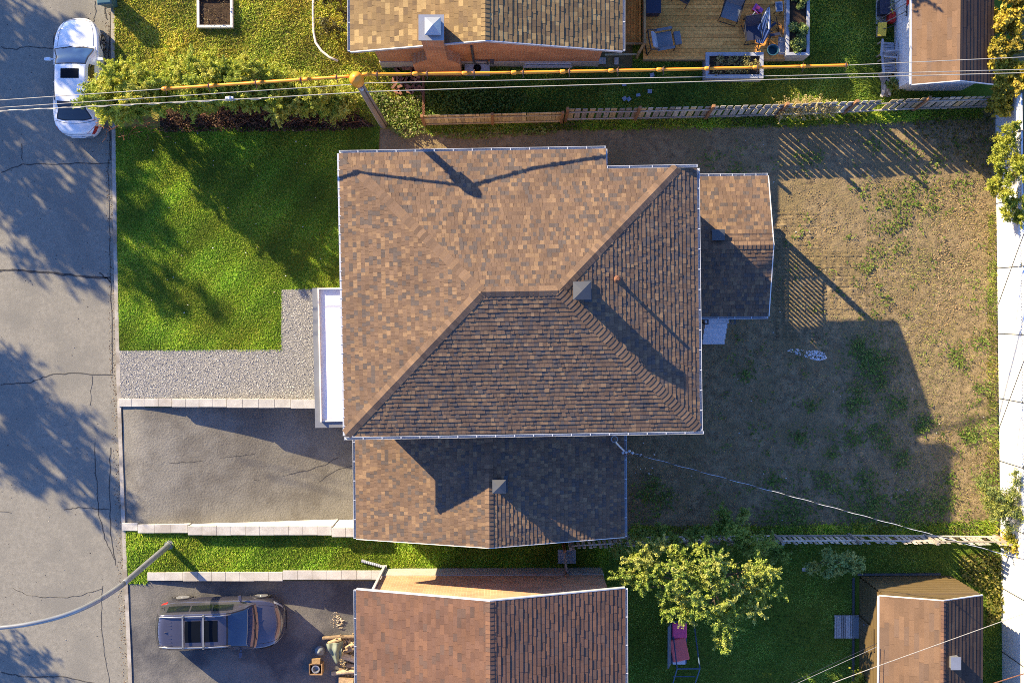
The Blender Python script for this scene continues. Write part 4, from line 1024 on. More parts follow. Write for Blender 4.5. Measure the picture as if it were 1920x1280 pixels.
def guard(label, pts, n, rings):
    pp = [P(*p) for p in pts]; L_ = [0]
    for p, q in zip(pp[:-1], pp[1:]): L_.append(L_[-1]+(q-p).length)
    def at(f_):
        d = f_*L_[-1]; i = max(k for k in range(len(pp)-1) if L_[k] <= d+1e-9); return pp[i].lerp(pp[i+1], (d-L_[i])/(L_[i+1]-L_[i]))
    t = thing('line_guard', label, 'line guard', at(.5), group='orange sleeves on the top wire')
    for i in range(n):
        q = [at((i+k/8)/n) for k in range(9)]; d = (q[1]-q[0]).normalized(); mb = MB()
        mb.tube([q[0]+d*.01, q[0]+d*.05, q[0]+d*.16, q[0]+d*.20]+q[1:8]+[q[8]-d*.02, q[8]-d*.012], [.045,.066,.066,.05]+[.048]*7+[.046,.04], 10)
        mb.build('sleeve', M['orange'], t, smooth=True)
    for i in rings:
        p = at(i); mb = MB(); mb.lathe(p, [(.055,-.03),(.075,0),(.055,.03)], 10, axis='x')
        mb.tube([p+Vector((0,-.05,0)), p+Vector((.03,-.11,-.03)), p+Vector((.0,-.16,-.09))], .014, 5); mb.tube([p+Vector((0,.05,0)), p+Vector((.03,.10,.05))], .013, 5)
        mb.build('tie', M['tie'], t)
guard('orange line guard sleeve on the wire to the left of the pole', [(303,167,7.95),(453,157,8.2),(656,143.2,8.82)], 4, [.02,.25,.5,.74,.93])
guard('orange line guard sleeve on the wire to the right of the pole', [(678,140,8.82),(830,138,8.35),(985,136,8.05),(1280,130,7.6),(1590,122.5,7.4)], 10, [.03,.13,.225,.325,.42,.52,.615,.71,.81,.905,.995])
# service drop: two strands twisted together
A, B = P(1182,848,3.7), P(1742,1000,6.0); C_ = P(2080,1092,7.2)
qs = []
for i in range(361):
    s = i/360; p = A.lerp(B, s/.62) if s < .62 else B.lerp(C_, (s-.62)/.38); qs.append((p, s))
t = thing('service_drop', 'twisted service cable from the low wing out over the bare yard', 'wire', A)
for k, (m, nm) in enumerate(((M['white'], 'bare_strand'), (M['bwire'], 'insulated_strand'))):
    mb = MB(); mb.tube([p+Vector((.0, .011*math.sin(s*105+k*math.pi), .012*math.cos(s*105+k*math.pi))) for p, s in qs], .0095, 5); mb.build(nm, m, t)
GW2 = 'overhead wires at the brown shed'
wire('power_line', 'thin wire ending at the corner of the brown shed roof', [(620,1690,6.8),(1480,1287,4.9),(1646,1211,2.85)], .009, M['wire'], GW2, 0)
wire('power_line', 'dark thin wire just above the one ending at the brown shed', [(620,1684,7.0),(1480,1281,5.1),(1645,1205,3.0)], .009, M['bwire'], GW2, 0)
wire('power_line', 'pale wire crossing the brown shed roof towards the right edge', [(500,1690,6.6),(1560,1280,5.6),(1640,1250,5.6),(1868,1168,5.6),(2100,1085,5.6)], .012, M['wire'], GW2, 0)
wire('power_line', 'dark wire over the bottom right corner', [(1500,1395,5.8),(1870,1278,5.5),(2300,1142,5.5)], .02, M['rust'], GW2, 0)
for a, b, lb in (((1911,700),(1872,806),'upper dark cable slanting across the white panel wall'),((1908,470),(1872,570),'short dark cable hanging over the white panel wall beside the yard')):
    wire('cable', lb, [(a[0]+30,a[1]-80,3.4),(a[0],a[1],2.6),(b[0],b[1],2.1)], .016, M['bwire'], 'dark cables by the panel wall', 0)

# ------------------------------------------------------------------ street lamp
t = thing('street_lamp', 'grey street lamp post with a long curved arm over the road', 'street lamp', P(317,1021,0))
pb = P(317,1021,0); top = P(232,1093,4.6)
pts = [pb-Z*.05, pb.lerp(top, .55), top, P(205,1112,5.4), P(175,1130,6.1), P(140,1146,6.7), P(100,1159,7.1), P(60,1168,7.4), P(20,1174,7.55), P(-30,1178,7.65), P(-70,1179,7.7)]
q = []
for i in range(len(pts)-1):
    p0_, p1_, p2_, p3_ = pts[max(i-1, 0)], pts[i], pts[i+1], pts[min(i+2, len(pts)-1)]
    for k in range(6):
        s = k/6; q.append(.5*((2*p1_)+(p2_-p0_)*s+(2*p0_-5*p1_+4*p2_-p3_)*s*s+(3*p1_-p0_-3*p2_+p3_)*s**3))
q.append(pts[-1])
mb = MB(); mb.tube(q[:13], [.115-.02*i/12 for i in range(13)], 14); mb.build('post', M['steel'], t, smooth=True)
mb = MB(); mb.tube(q[12:], [.094-.03*i/(len(q)-13) for i in range(len(q)-12)], 12); mb.build('arm', M['steel'], t, smooth=True)
mb = MB(); mb.lathe(pb+Z*.0, [(.19,0),(.19,.03),(.13,.05),(.12,.16)], 14); mb.build('base_plate', M['steel'], t)
e = q[-1]; mb = MB(); mb.tube([e, e+Vector((-.15,0,0)), e+Vector((-.5,0,.02)), e+Vector((-.75,0,0))], [.05,.12,.14,.05], 10); mb.build('lamp_head', M['gmetal'], t, smooth=True)

# ------------------------------------------------------------------ foliage builders
def leafcloud(name, centers, radii, n, size, cols, parent=None, mat=None, up=.35, flat=1.0, var=.2, asp=.55, spray=0):
    """n leaves spread through clumps; each leaf its own small face"""
    C = np.array([tuple(c) for c in centers]); Rr = np.array(radii); k = rng.integers(0, len(C), n)
    w_ = Rr**2/np.sum(Rr**2); k = rng.choice(len(C), n, p=w_)
    if spray:      # leaves along twigs that fan out of every clump
        T = rng.normal(0, 1, (len(C), spray, 3)); T[:, :, 2] += .25; T /= np.linalg.norm(T, axis=2)[:, :, None]; T *= rng.uniform(.7, 1.6, (len(C), spray, 1))
        d = T[k, rng.integers(0, spray, n)]; r = Rr[k]*rng.uniform(.1, 1.0, n)
        p = C[k]+d*r[:, None]*np.array([1, 1, flat])+rng.normal(0, size*.7, (n, 3))
    else:
        d = rng.normal(0, 1, (n, 3)); d /= np.linalg.norm(d, axis=1)[:, None]+1e-9
        r = Rr[k]*rng.uniform(.25, 1.05, n)**.6
        p = C[k]+d*r[:, None]*np.array([1, 1, flat]); p[:, 2] = np.maximum(p[:, 2], .02)
    nn = rng.normal(0, 1, (n, 3))+d*.5; nn[:, 2] += up; nn /= np.linalg.norm(nn, axis=1)[:, None]
    a = np.cross(nn, rng.normal(0, 1, (n, 3))); a /= np.linalg.norm(a, axis=1)[:, None]+1e-9; b = np.cross(nn, a)
    s = size*rng.uniform(.6, 1.3, n)[:, None]
    V = np.stack([p-a*s, p-b*s*asp, p+a*s, p+b*s*asp], 1).reshape(-1, 3)
    ct = palette(len(C), cols, .1)[k]; c = ct*.5+palette(n, cols, var)*.5
    return npmesh(name, V, 4, np.clip(c, .004, 1), mat or M['leaf'], parent)
def limbs(name, base, tips, r0, parent, mat=None, trunk_top=None):
    mb = MB(); base = Vector(base); tt = Vector(trunk_top) if trunk_top else base+Z*1.0
    mb.tube([base-Z*.1, base.lerp(tt, .5)+Vector((random.uniform(-.05,.05), random.uniform(-.05,.05), 0)), tt], [r0*1.25, r0, r0*.8], 9)
    for tp in tips:
        tp = Vector(tp); m1 = tt.lerp(tp, .35)+Vector((random.uniform(-.12,.12), random.uniform(-.12,.12), .12)); m2 = tt.lerp(tp, .7)+Vector((random.uniform(-.1,.1), random.uniform(-.1,.1), .08))
        mb.tube([tt-Z*.08, m1, m2, tp], [r0*.55, r0*.4, r0*.25, r0*.09], 6)
        for _ in range(2):
            s = m2+Vector((random.uniform(-.5,.5), random.uniform(-.5,.5), random.uniform(-.1,.4)))*min(1, (tp-tt).length*.6); mb.tube([m2, s], [r0*.18, r0*.05], 5)
    return mb.build(name, mat or M['bark'], parent)
def shrub(name, label, cat, base, clumps, n, size, cols, group=None, stems=6, r0=.05, asp=.55, up=.35, trunk=None, trunk_h=.4, mat=None, flat=1.0, spray=10):
    """clumps: list of (x, y, z, r) in world metres"""
    t = thing(name, label, cat, base, group=group)
    cs = [Vector(c[:3]) for c in clumps]; rs = [c[3] for c in clumps]
    leafcloud('crown', cs, rs, n, size, cols, t, mat, up, flat, asp=asp, spray=spray)
    tips = [random.choice(cs) for _ in range(stems)]
    limbs('trunk', base, tips, r0, t, trunk_top=(base[0], base[1], base[2]+trunk_h) if trunk is None else trunk)
    return t
def ellip(cx, cy, cz, rx, ry, rz, n, r, shell=.55):
    out = []
    for _ in range(n):
        d = Vector((random.gauss(0,1), random.gauss(0,1), random.gauss(0,1))).normalized()*random.uniform(shell, 1)
        out.append((cx+d.x*rx, cy+d.y*ry, max(.1, cz+d.z*rz), r*random.uniform(.6, 1.3)))
    return out
# hedge of tall shrubs on the boundary
HC_ = [(.44,.50,.055),(.55,.55,.075),(.34,.43,.05),(.62,.55,.11),(.22,.31,.045)]
hl = ['tall leafy shrub overhanging the rear of the white car, first of the hedge row', 'green shrub second in the hedge from the street', 'green shrub third in the hedge, under the left end of the orange sleeve', 'shrub with a brown bare foot in the middle of the hedge',
      'yellow-green shrub in the hedge, fifth from the street', 'low shrub sixth in the hedge, left of the utility pole', 'last shrub of the hedge row, nearest the utility pole']
hp = [(262,205,4.4,62,64),(330,186,3.9,66,58),(398,180,3.7,64,56),(462,180,3.5,60,52),(525,184,3.1,56,46),(585,192,2.4,52,42),(640,200,1.5,46,34)]
for lb, (px, py, h, rx, ry) in zip(hl, hp):
    b = P(px, py, 0); rx *= S0; ry *= S0
    cl = ellip(b.x, b.y, h*.62, rx, ry, h*.36, 60, .34, .15)+ellip(b.x, b.y+.25, h*.35, rx*1.05, ry*.8, h*.28, 12, .32)
    cl = [c for c in cl if not (c[1] < b.y-ry*.45 and c[2] < h*.5)]
    t = shrub('shrub', lb, 'shrub', b, cl, int(42000*h/3), .047, HC_, 'shrubs in the hedge row', stems=12, r0=.05, asp=.4)
    mb = MB()   # bare twigs of the shaded side
    for _ in range(60):
        a = b+Vector((random.uniform(-rx, rx), random.uniform(-ry*.9, -ry*.1), random.uniform(.1, h*.3))); d = Vector((random.uniform(-.5,.5), random.uniform(-.45,.1), random.uniform(.1,.6)))
        mb.tube([a, a+d*.5+Vector((random.uniform(-.1,.1), 0, 0)), a+d], [.014,.010,.005], 4)
    tw = mb.build('twigs', M['rust'], t); tw['kind'] = 'stuff'
def groundcover(name, poly, per, h, size, cols, mat=None):
    X, Y = scatter(poly, per); n = len(X); x, y = PN(X, Y, 0); z = rng.uniform(.02, 1, n)*h
    nn = rng.normal(0, .7, (n, 3)); nn[:, 2] += 1; nn /= np.linalg.norm(nn, axis=1)[:, None]
    a = np.cross(nn, rng.normal(0, 1, (n, 3))); a /= np.linalg.norm(a, axis=1)[:, None]; b = np.cross(nn, a); s = size*rng.uniform(.6, 1.4, n)[:, None]
    p = np.stack([x, y, z], 1); o = npmesh(name, np.stack([p-a*s, p-b*s*.6, p+a*s, p+b*s*.6], 1).reshape(-1, 3), 4, palette(n, cols, .25), mat or M['leaf']); o['kind'] = 'stuff'; return o
GC = [(.18,.28,.04),(.13,.21,.035),(.25,.31,.06),(.32,.33,.10)]
groundcover('ivy_by_pole', [(690,160),(735,185),(795,180),(800,250),(760,262),(725,240),(700,200)], 700, .28, .05, GC+[(.25,.22,.10)])
groundcover('border_leaves', [(800,170),(960,160),(1000,190),(940,212),(800,222)], 500, .3, .05, GC[:2])
groundcover('wall_foot_leaves', [(905,122),(1115,122),(1115,132),(905,136)], 900, .25, .045, GC[:2])
groundcover('fence_climbers', [(800,240),(1050,238),(1040,252),(870,262),(810,255)], 380, .22, .05, GC+[(.22,.21,.05)])
groundcover('dry_leaf_litter', [(300,212),(640,198),(700,236),(640,246),(310,248)], 650, .16, .045, [(.07,.04,.025),(.12,.07,.045),(.045,.03,.022),(.16,.11,.07),(.10,.05,.04)], M['dryleaf'])
groundcover('corner_leaves', [(1700,222),(1862,212),(1868,300),(1850,340),(1800,300),(1730,260)], 130, .2, .05, [(.12,.09,.03),(.10,.12,.02),(.2,.16,.05)], M['dryleaf'])
groundcover('rear_corner_leaves', [(1795,1040),(1870,1030),(1882,1140),(1850,1180),(1845,1110),(1800,1080)], 420, .35, .06, [(.20,.19,.03),(.13,.15,.03),(.26,.22,.05)])
groundcover('stone_edge_weeds', [(1182,905),(1225,905),(1240,965),(1185,1000)], 90, .2, .05, GC[:2])
# pale flowering bush on the fence
b = P(1500,215,0); shrub('bush', 'dry golden bush growing over the weathered fence', 'bush', b, ellip(b.x, b.y+.1, .85, 1.25, .35, .6, 26, .28), 4200, .035, [(.55,.43,.19),(.45,.36,.15),(.33,.30,.09),(.62,.52,.28)], r0=.03)
# fruit tree with yellow sunlit leaves
TL = [(.40,.47,.07),(.50,.52,.10),(.30,.40,.06),(.20,.30,.05),(.58,.55,.16),(.25,.36,.06)]
b = P(1318,1068,0)
cl = []
for (px, py, z, r, k) in [(1195,1060,3.4,.85,7),(1230,1040,3.6,.7,5),(1265,1065,3.9,.9,7),(1225,1105,3.2,.75,6),(1290,1110,4.1,1.0,9),(1330,1050,4.0,.8,7),(1370,1075,3.9,.9,8),(1420,1085,3.5,.75,6),
                     (1345,1130,3.9,.9,8),(1385,1140,3.4,.7,6),(1300,1150,3.4,.6,5),(1260,1135,3.3,.6,5),(1355,1195,2.9,.55,5),(1440,1095,3.2,.5,4),(1360,1165,3.0,.5,4),(1170,1080,3.1,.45,3),(1432,1022,3.2,.3,2),(1262,1028,3.7,.35,2)]:
    c = P(px, py, z); cl += ellip(c.x, c.y, c.z, r*.85, r*.85, r*.6, k, .36)
shrub('fruit_tree', 'small spreading tree with yellow-green sunlit leaves over the pink bench', 'tree', b, cl, 64000, .038, TL, stems=16, r0=.10, trunk_h=1.7, asp=.6)
b = P(1375,1010,0); cl = []
for (px, py, z, r, k) in [(1370,1005,2.2,.8,9),(1320,1012,2.0,.7,8),(1410,1020,1.9,.7,8),(1395,985,1.8,.7,7),(1280,1012,1.9,.6,7),(1440,1015,1.5,.5,6),(1350,1030,1.6,.6,6),(1240,1008,1.8,.6,7),(1200,1012,1.6,.5,6),(1165,1025,1.4,.45,5),(1350,975,1.6,.5,6),(1455,1040,1.5,.45,5)]:
    c = P(px, py, z); cl += ellip(c.x, c.y, c.z, r*.8, r*.8, r*.6, k, .24)
shrub('bush', 'dark green bush pushing through the ragged fence behind the fruit tree', 'bush', b, cl, 26000, .04, [(.22,.34,.06),(.30,.40,.07),(.16,.26,.05),(.38,.42,.11)], stems=9, r0=.05)
b = P(1545,1040,0); cl = []
for (px, py, z, r, k) in [(1545,1045,1.9,.55,8),(1585,1050,2.0,.5,7),(1560,1070,1.6,.45,6),(1525,1060,1.4,.4,5),(1610,1060,1.8,.28,3)]:
    c = P(px, py, z); cl += ellip(c.x, c.y, c.z, r*.8, r*.8, r*.6, k, .2)
shrub('sapling', 'small sparse sapling between the ragged fence and the brown shed', 'tree', b, cl, 4600, .052, [(.24,.34,.11),(.32,.40,.12),(.18,.27,.08),(.48,.46,.12)], stems=9, r0=.04, trunk_h=.8)
# yellow vine over the upper right corner, with the hanging branches below it
VC = [(.58,.46,.04),(.48,.42,.045),(.68,.50,.07),(.34,.31,.04),(.26,.20,.03)]
b = P(1846,100,0); cl = []
for (px, py, z, r, k) in [(1890,10,2.4,.8,9),(1895,60,2.6,.9,10),(1885,110,2.6,.8,10),(1900,150,2.3,.7,8),(1868,40,2.2,.5,6),(1870,130,2.2,.5,6),(1880,180,1.8,.5,5),(1915,30,2.6,.7,6),(1872,200,1.4,.4,4)]:
    c = P(px, py, z); cl += ellip(c.x, c.y, c.z, r*.7, r*.8, r*.6, k, .24)
shrub('climbing_vine', 'golden yellow vine covering the corner beside the white shed', 'vine', b, cl, 40000, .052, VC, stems=10, r0=.05, trunk_h=1.2, asp=.75, up=.8)
VG = [(.42,.44,.045),(.34,.38,.045),(.52,.48,.07),(.22,.28,.04)]
b = P(1868,270,0); cl = []
for (px, py, z, r, k) in [(1900,250,2.6,.6,8),(1895,300,2.7,.8,10),(1905,340,2.7,.8,10),(1880,330,2.4,.5,6),(1908,385,2.4,.5,6),(1885,365,2.4,.35,4),(1880,285,2.2,.4,5),(1916,300,2.8,.6,6),(1870,350,2.0,.4,5),(1890,400,2.2,.35,4),(1868,300,1.8,.4,5),(1878,255,2.0,.4,5),(1912,410,2.2,.35,4)]:
    c = P(px, py, z); cl += ellip(c.x, c.y, c.z, r*.7, r*.8, r*.6, k, .2)
shrub('leaning_tree', 'yellow-green leafy branches hanging over the top of the white panel wall', 'tree', b+Vector((.9,0,0)), cl, 34000, .043, VG, stems=10, r0=.07, trunk_h=1.6, asp=.4)
# evergreen sprays over the lower part of the wall
b = P(1880,930,0); cl = []
for (px, py, z, r) in [(1835,903,1.5,.12),(1848,912,1.6,.16),(1858,922,1.7,.18),(1870,930,1.8,.2),(1884,938,1.9,.22),(1855,945,1.6,.2),(1872,952,1.8,.24),(1895,950,1.9,.24),(1880,968,1.8,.2),(1900,925,1.9,.2),(1908,905,2.0,.14),(1905,890,2.1,.12),(1912,965,2.0,.2),(1890,990,1.7,.16),(1862,965,1.5,.14)]:
    c = P(px, py, z); cl += [(c.x+random.uniform(-.1,.1), c.y+random.uniform(-.1,.1), c.z, r*1.4) for _ in range(3)]
shrub('evergreen', 'yellow-tipped evergreen spreading across the white panel wall', 'evergreen', b, cl, 8000, .055, [(.32,.35,.06),(.42,.42,.09),(.16,.22,.07),(.10,.16,.06)], stems=15, r0=.05, trunk_h=1.0, asp=.25)
b = P(1905,1015,0); shrub('bush', 'yellow-leaved bush at the lower corner of the pale wall', 'bush', b, ellip(b.x-.3, b.y+.25, 1.0, .7, .45, .7, 22, .28), 6000, .055, VC+VG, r0=.04)
b = P(1660,1290,0); shrub('bush', 'yellow-green bush at the bottom edge beside the brown shed', 'bush', P(1612,1275,0), ellip(P(1612,1270,0).x, P(1612,1275,0).y, .8, .75, .4, .5, 16, .24), 2200, .05, VG, r0=.04)
b = P(735,60,0); bb = P(650,40,0); shrub('bush', 'dark straggly shrub against the left gutter of the chimney house', 'bush', bb, ellip(bb.x-.2, bb.y+.3, .7, .7, 1.3, .5, 20, .28), 3200, .045, [(.09,.09,.025),(.13,.12,.04),(.16,.13,.05),(.06,.07,.02)], r0=.03)
b = P(1675,168,0); shrub('bush', 'small green plant at the corner of the white shed', 'bush', b, ellip(b.x, b.y, .45, .4, .25, .3, 8, .16), 600, .06, GC, r0=.02)

# unseen trees off the left and top edges, added to throw the dappled shade
def shade_tree(label, sx, sy, zc, r, n, ncl, cr):
    """crown whose shadow falls round ground pixel (sx, sy)"""
    g_ = P(sx, sy, 0); dd = zc/math.tan(SUN_E); c = Vector((g_.x-SDX*dd, g_.y-SDY*dd, zc)); b = Vector((c.x, c.y, 0))
    cl = ellip(c.x, c.y, c.z, r, r, r*.8, ncl, cr, .3)
    return shrub('shade_tree', label, 'tree', b, cl, n, .085, [(.10,.14,.03),(.14,.17,.04),(.07,.11,.02)], 'unseen trees added for shade', stems=14, r0=.16, trunk_h=zc*.45)
shade_tree('unseen dense broad tree across the street whose shade darkens the road beside the driveway', 10, 770, 6.5, 2.1, 10500, 60, .62)
shade_tree('unseen smaller tree across the street shading the kerb end of the driveway', 185, 925, 6.0, 1.05, 1500, 16, .42)
shade_tree('unseen tree across the street whose shade falls on the white car', 120, 150, 7.0, 2.3, 11000, 60, .6)
shade_tree('unseen loose-crowned tree across the street shading the top left of the road', -20, 110, 7.4, 2.5, 8500, 46, .6)
shade_tree('unseen tall loose tree across the street shading the kerb and front lawn', 230, 450, 7.5, 2.3, 6500, 40, .36)
shade_tree('unseen leafy tree across the street shading the middle of the road', 60, 370, 6.0, 2.4, 11500, 64, .60)
shade_tree('unseen short tree across the street shading the bottom left corner', 10, 1250, 5.0, 1.5, 2600, 22, .45)
shade_tree('unseen tree behind the deck whose shade falls on the white shed', 1640, 40, 4.2, 2.0, 9500, 60, .6)
shade_tree('unseen second tree behind the deck whose shade falls on the wall of the white shed', 1775, 110, 4.4, 1.7, 9500, 56, .5)
shade_tree('unseen slender tree added behind the deck to shade its planter end', 1490, 50, 4.2, 1.2, 5200, 34, .45)
shade_tree('unseen third tree behind the deck whose shade falls on the corner of the white shed', 1760, 225, 4.0, 1.2, 6500, 40, .45)
# ------------------------------------------------------------------ vehicles
def lerp_t(tab, x):
    if x <= tab[0][0]: return tab[0][1]
    for (a, va), (b, vb) in zip(tab[:-1], tab[1:]):
        if x <= b:
            s = (x-a)/(b-a); s = s*s*(3-2*s) if len(tab) > 2 and False else s; return va+(vb-va)*s
    return tab[-1][1]
def sm_t(tab, x):
    """smooth (Catmull-Rom) lookup"""
    xs = [p[0] for p in tab]; n = len(tab)
    if x <= xs[0]: return tab[0][1]
    if x >= xs[-1]: return tab[-1][1]
    i = max(k for k in range(n) if xs[k] <= x); i = min(i, n-2)
    x0_, x1_ = xs[i], xs[i+1]; h = x1_-x0_; s = (x-x0_)/h
    v = [p[1] for p in tab]
    m0 = ((v[i+1]-v[i-1])/(xs[i+1]-xs[i-1]) if i > 0 else (v[i+1]-v[i])/h)*h; m1 = ((v[i+2]-v[i])/(xs[i+2]-xs[i]) if i < n-2 else (v[i+1]-v[i])/h)*h
    return (2*s**3-3*s*s+1)*v[i]+(s**3-2*s*s+s)*m0+(-2*s**3+3*s*s)*v[i+1]+(s**3-s*s)*m1
def build_car(name, label, cat, loc, rz, tilt, spec):
    """x runs from the tail (-L/2) to the nose (+L/2); all parts in the car's own coordinates"""
    t = thing(name, label, cat, loc, rz, world=False); t.rotation_euler = (0, tilt, rz)
    Lc = spec['L']; hw = spec['W']/2; X = lambda s: (s-.5)*Lc
    def bow(x, s, y): return x-.24*(2*s-1)*(y/hw)**2
    wid, zc, zs, gz, belt, rw = spec['wid'], spec['zc'], spec['zs'], spec['gz'], spec['belt'], spec['rw']
    def body(s, tt):
        w_ = sm_t(wid, s)*hw; sh = sm_t(zs, s); c = sm_t(zc, s); zb = .2
        if tt < .12: k = tt/.12; return (X(s), w_*(.90+.07*k), zb+.1*k)
        if tt < .5:
            k = (tt-.12)/.38; z = zb+.1+(sh-.12-zb-.1)*k; return (X(s), w_*(.97+.03*math.sin(k*math.pi)), z)
        if tt < .7: k = (tt-.5)/.2; a = k*math.pi/2; return (X(s), w_*(.97-.10*(1-math.cos(a))), sh-.12+.12*math.sin(a))
        k = (tt-.7)/.3; return (X(s), w_*.87*(1-k), sh+(c-sh)*math.sin(k*math.pi/2))
    body0 = body
    def body(s, tt):
        p = body0(s, tt); return (bow(p[0], s, p[1]), p[1], p[2])
    ss = [0, .004, .012, .03, .06]+[.1+.8*i/28 for i in range(29)]+[.93, .955, .975, .988, .996, 1]
    ts = [0,.06,.12,.2,.3,.4,.5,.54,.58,.62,.66,.7,.74,.8,.86,.93,1]
    mb = MB()
    for sg in (1, -1): mb.grid(lambda s, tt: (body(s, tt)[0], sg*body(s, tt)[1], body(s, tt)[2]), ss, ts, flip=sg > 0)
    for s in (0, 1):
        pts = [body(s, tt) for tt in ts]; mb.face([(p[0], p[1], p[2]) for p in pts]+[(p[0], -p[1], p[2]) for p in pts[::-1]][1:])
    # cabin
    g0, g1 = spec['g']; wb = lambda s: sm_t(spec['wb'], s)*hw; wr = lambda s: sm_t(rw, s)*hw; top = lambda s: sm_t(gz, s)
    def cabin(s, tt, o=0):
        zb = sm_t(belt, s); z = max(top(s), zb); a, b = wb(s), wr(s); drop = .055*min(1, (z-zb)/.3)
        if z-zb < .3: b = b+(a-b)*(1-(z-zb)/.3)
        if tt < .45: k = tt/.45; y = a+(b-a)*k+.012*math.sin(k*math.pi); zz = zb+(z-drop-zb)*k; return (X(s), y+o, zz+o*.35)
        if tt < .58: k = (tt-.45)/.13; an = k*math.pi/2; return (X(s), b-.10*(1-math.cos(an))+o*(1-k), z-drop+drop*.75*math.sin(an)+o*k)
        k = (tt-.58)/.42; return (X(s), (b-.10)*(1-k), z-drop*.25*(1-math.sin(k*math.pi/2))+o)
    bodymb = mb
    cabin0 = cabin
    def cabin(s, tt, o=0):
        p = cabin0(s, tt, o); return (bow(p[0], s, p[1]), p[1], p[2])
    gs = [g0+(g1-g0)*i/44 for i in range(45)]; gt = [0,.1,.2,.3,.4,.45,.48,.51,.545,.58,.64,.72,.8,.9,1]
    for sg in (1, -1): mb.grid(lambda s, tt: (cabin(s, tt)[0], sg*cabin(s, tt)[1], cabin(s, tt)[2]), gs, gt, flip=sg > 0)
    def panel(nm, s0, s1, t0, t1, mat, both=False, o=.006, shrink=0, par=None, sgs=(1, -1), edge=False):
        mb = MB(); us = [s0+(s1-s0)*i/16 for i in range(17)]; vs_ = [t0+(t1-t0)*i/10 for i in range(11)]
        def fn(sg):
            def q(s, tt):
                if shrink: tt = tt
                p = cabin(s, tt, o); return (p[0], sg*p[1], p[2])
            return q
        for sg in sgs:
            n0 = len(mb.m); mb.grid(fn(sg), us, vs_, flip=sg > 0)
            if edge:
                for q in range(len(mb.m)-n0):
                    if q//10 in (0, 15) or q % 10 == 0: mb.m[n0+q] = 1
        return mb.build(nm, [mat, M['blackp']] if edge else mat, par or t, smooth=True)
    w0, w1 = spec['ws']; r0, r1 = spec['rwin']
    panel('windshield', w0, w1, .50, 1, M['wglass'], edge=True); panel('rear_window', r0, r1, .52, 1, M['glass'], edge=True)
    for sg in (1, -1):
        for (a, c) in spec['side']: panel('side_window', a, c, .14, .37, M['glass'], sgs=(sg,))
    for (a, c) in spec['sun']: panel('sunroof', a, c, .70, 1, M['sunroof'], o=.008)
    # wipers lie along the foot of the windscreen
    for y in (.05, -.5):
        mb = MB()
        mb.beam((X(w1+.004), y*hw*1.1, sm_t(belt, w1)+.05), (X(w1-.016), y*hw*1.1+.45, top(w1-.016)+.02), .012, .01)
        mb.build('wiper', M['blackp'], t)
    # hood and boot shut lines, door seams as fine dark strips
    mb = bodymb
    def seam(path, z=.004, wd=.010):
        for p, q in zip(path[:-1], path[1:]):
            P1, P2 = Vector(p), Vector(q); mb.beam(P1+Z*z, P2+Z*z, wd, .004, Z, 1)
    for sg in (1, -1):
        hs_ = [spec['hood'][0]+(spec['hood'][1]-spec['hood'][0])*i/10 for i in range(11)]
        seam([(body(s, .74)[0], sg*body(s, .74)[1], body(s, .74)[2]) for s in hs_])
        for s in spec['doors']:
            pth = [(body(s, tt)[0], sg*(body(s, tt)[1]+.003), body(s, tt)[2]) for tt in (.12,.2,.3,.4,.5,.58)]
            for p, q in zip(pth[:-1], pth[1:]): mb.beam(p, q, .008, .008, Z, 1)
    for s in spec['cross']: seam([(body(s, .7+.3*k/8)[0], body(s, .7+.3*k/8)[1], body(s, .7+.3*k/8)[2]) for k in range(9)]+[(body(s, 1-.3*k/8)[0], -body(s, 1-.3*k/8)[1], body(s, 1-.3*k/8)[2]) for k in range(9)])
    b = bodymb.build('body', [spec['paint'], M['blackp']], t, smooth=True)
    m_ = b.modifiers.new('weld', 'WELD'); m_.merge_threshold = .002
    # wheels
    wr_ = spec['wr']
    for s in spec['axles']:
        for sg in (1, -1):
            c = Vector((X(s), sg*(hw*.955-.095), wr_)); mb = MB()
            mb.lathe(c, [(wr_*.60,-.105),(wr_*.93,-.11),(wr_,-.08),(wr_,.08),(wr_*.93,.11),(wr_*.60,.105)], 28, axis='y'); w_ = mb.build('wheel', M['rubber'], t, smooth=False)
            mb = MB(); yo = .112*sg
            for k in range(10):
                a = 2*math.pi*k/10; dv = Vector((math.cos(a), 0, math.sin(a))); mb.beam(c+Vector((0, yo, 0))+dv*.03, c+Vector((0, yo, 0))+dv*wr_*.66, .045, .02, Vector((0,1,0)))
            mb.lathe(c+Vector((0, yo, 0)), [(wr_*.62,-.01),(wr_*.70,-.01),(wr_*.70,.012),(wr_*.62,.012)], 28, axis='y'); mb.lathe(c+Vector((0, yo, 0)), [(.07,-.012),(.06,.016)], 14, axis='y')
            mb.build('rim', M['rim'], w_)
            mb = MB(); pts = [Vector((X(s)+(wr_+.045)*math.cos(a), sg*(body(s, .3)[1]+.002), wr_+(wr_+.045)*math.sin(a))) for a in [math.pi*i/14 for i in range(15)]]
            mb.tube(pts, .022, 6); mb.build('wheel_arch', M['blackp'], t)
    # mirrors
    for sg in (1, -1):
        mb = MB(); s = spec['mir']; z = sm_t(belt, s)+.05; y = wb(s)
        mb.beam((X(s), sg*(y-.02), z), (X(s)-.01, sg*(y+.08), z+.02), .06, .03)
        q = [(X(s)-.075, sg*(y+.07)), (X(s)+.055, sg*(y+.07)), (X(s)+.02, sg*(y+.27)), (X(s)-.075, sg*(y+.27))]
        if sg < 0: q = q[::-1]
        mb.hexa([(*p, z-.03) for p in q], [(*p, z+.12) for p in q]); mb.build('mirror', spec['paint'], t, bevel=.02)
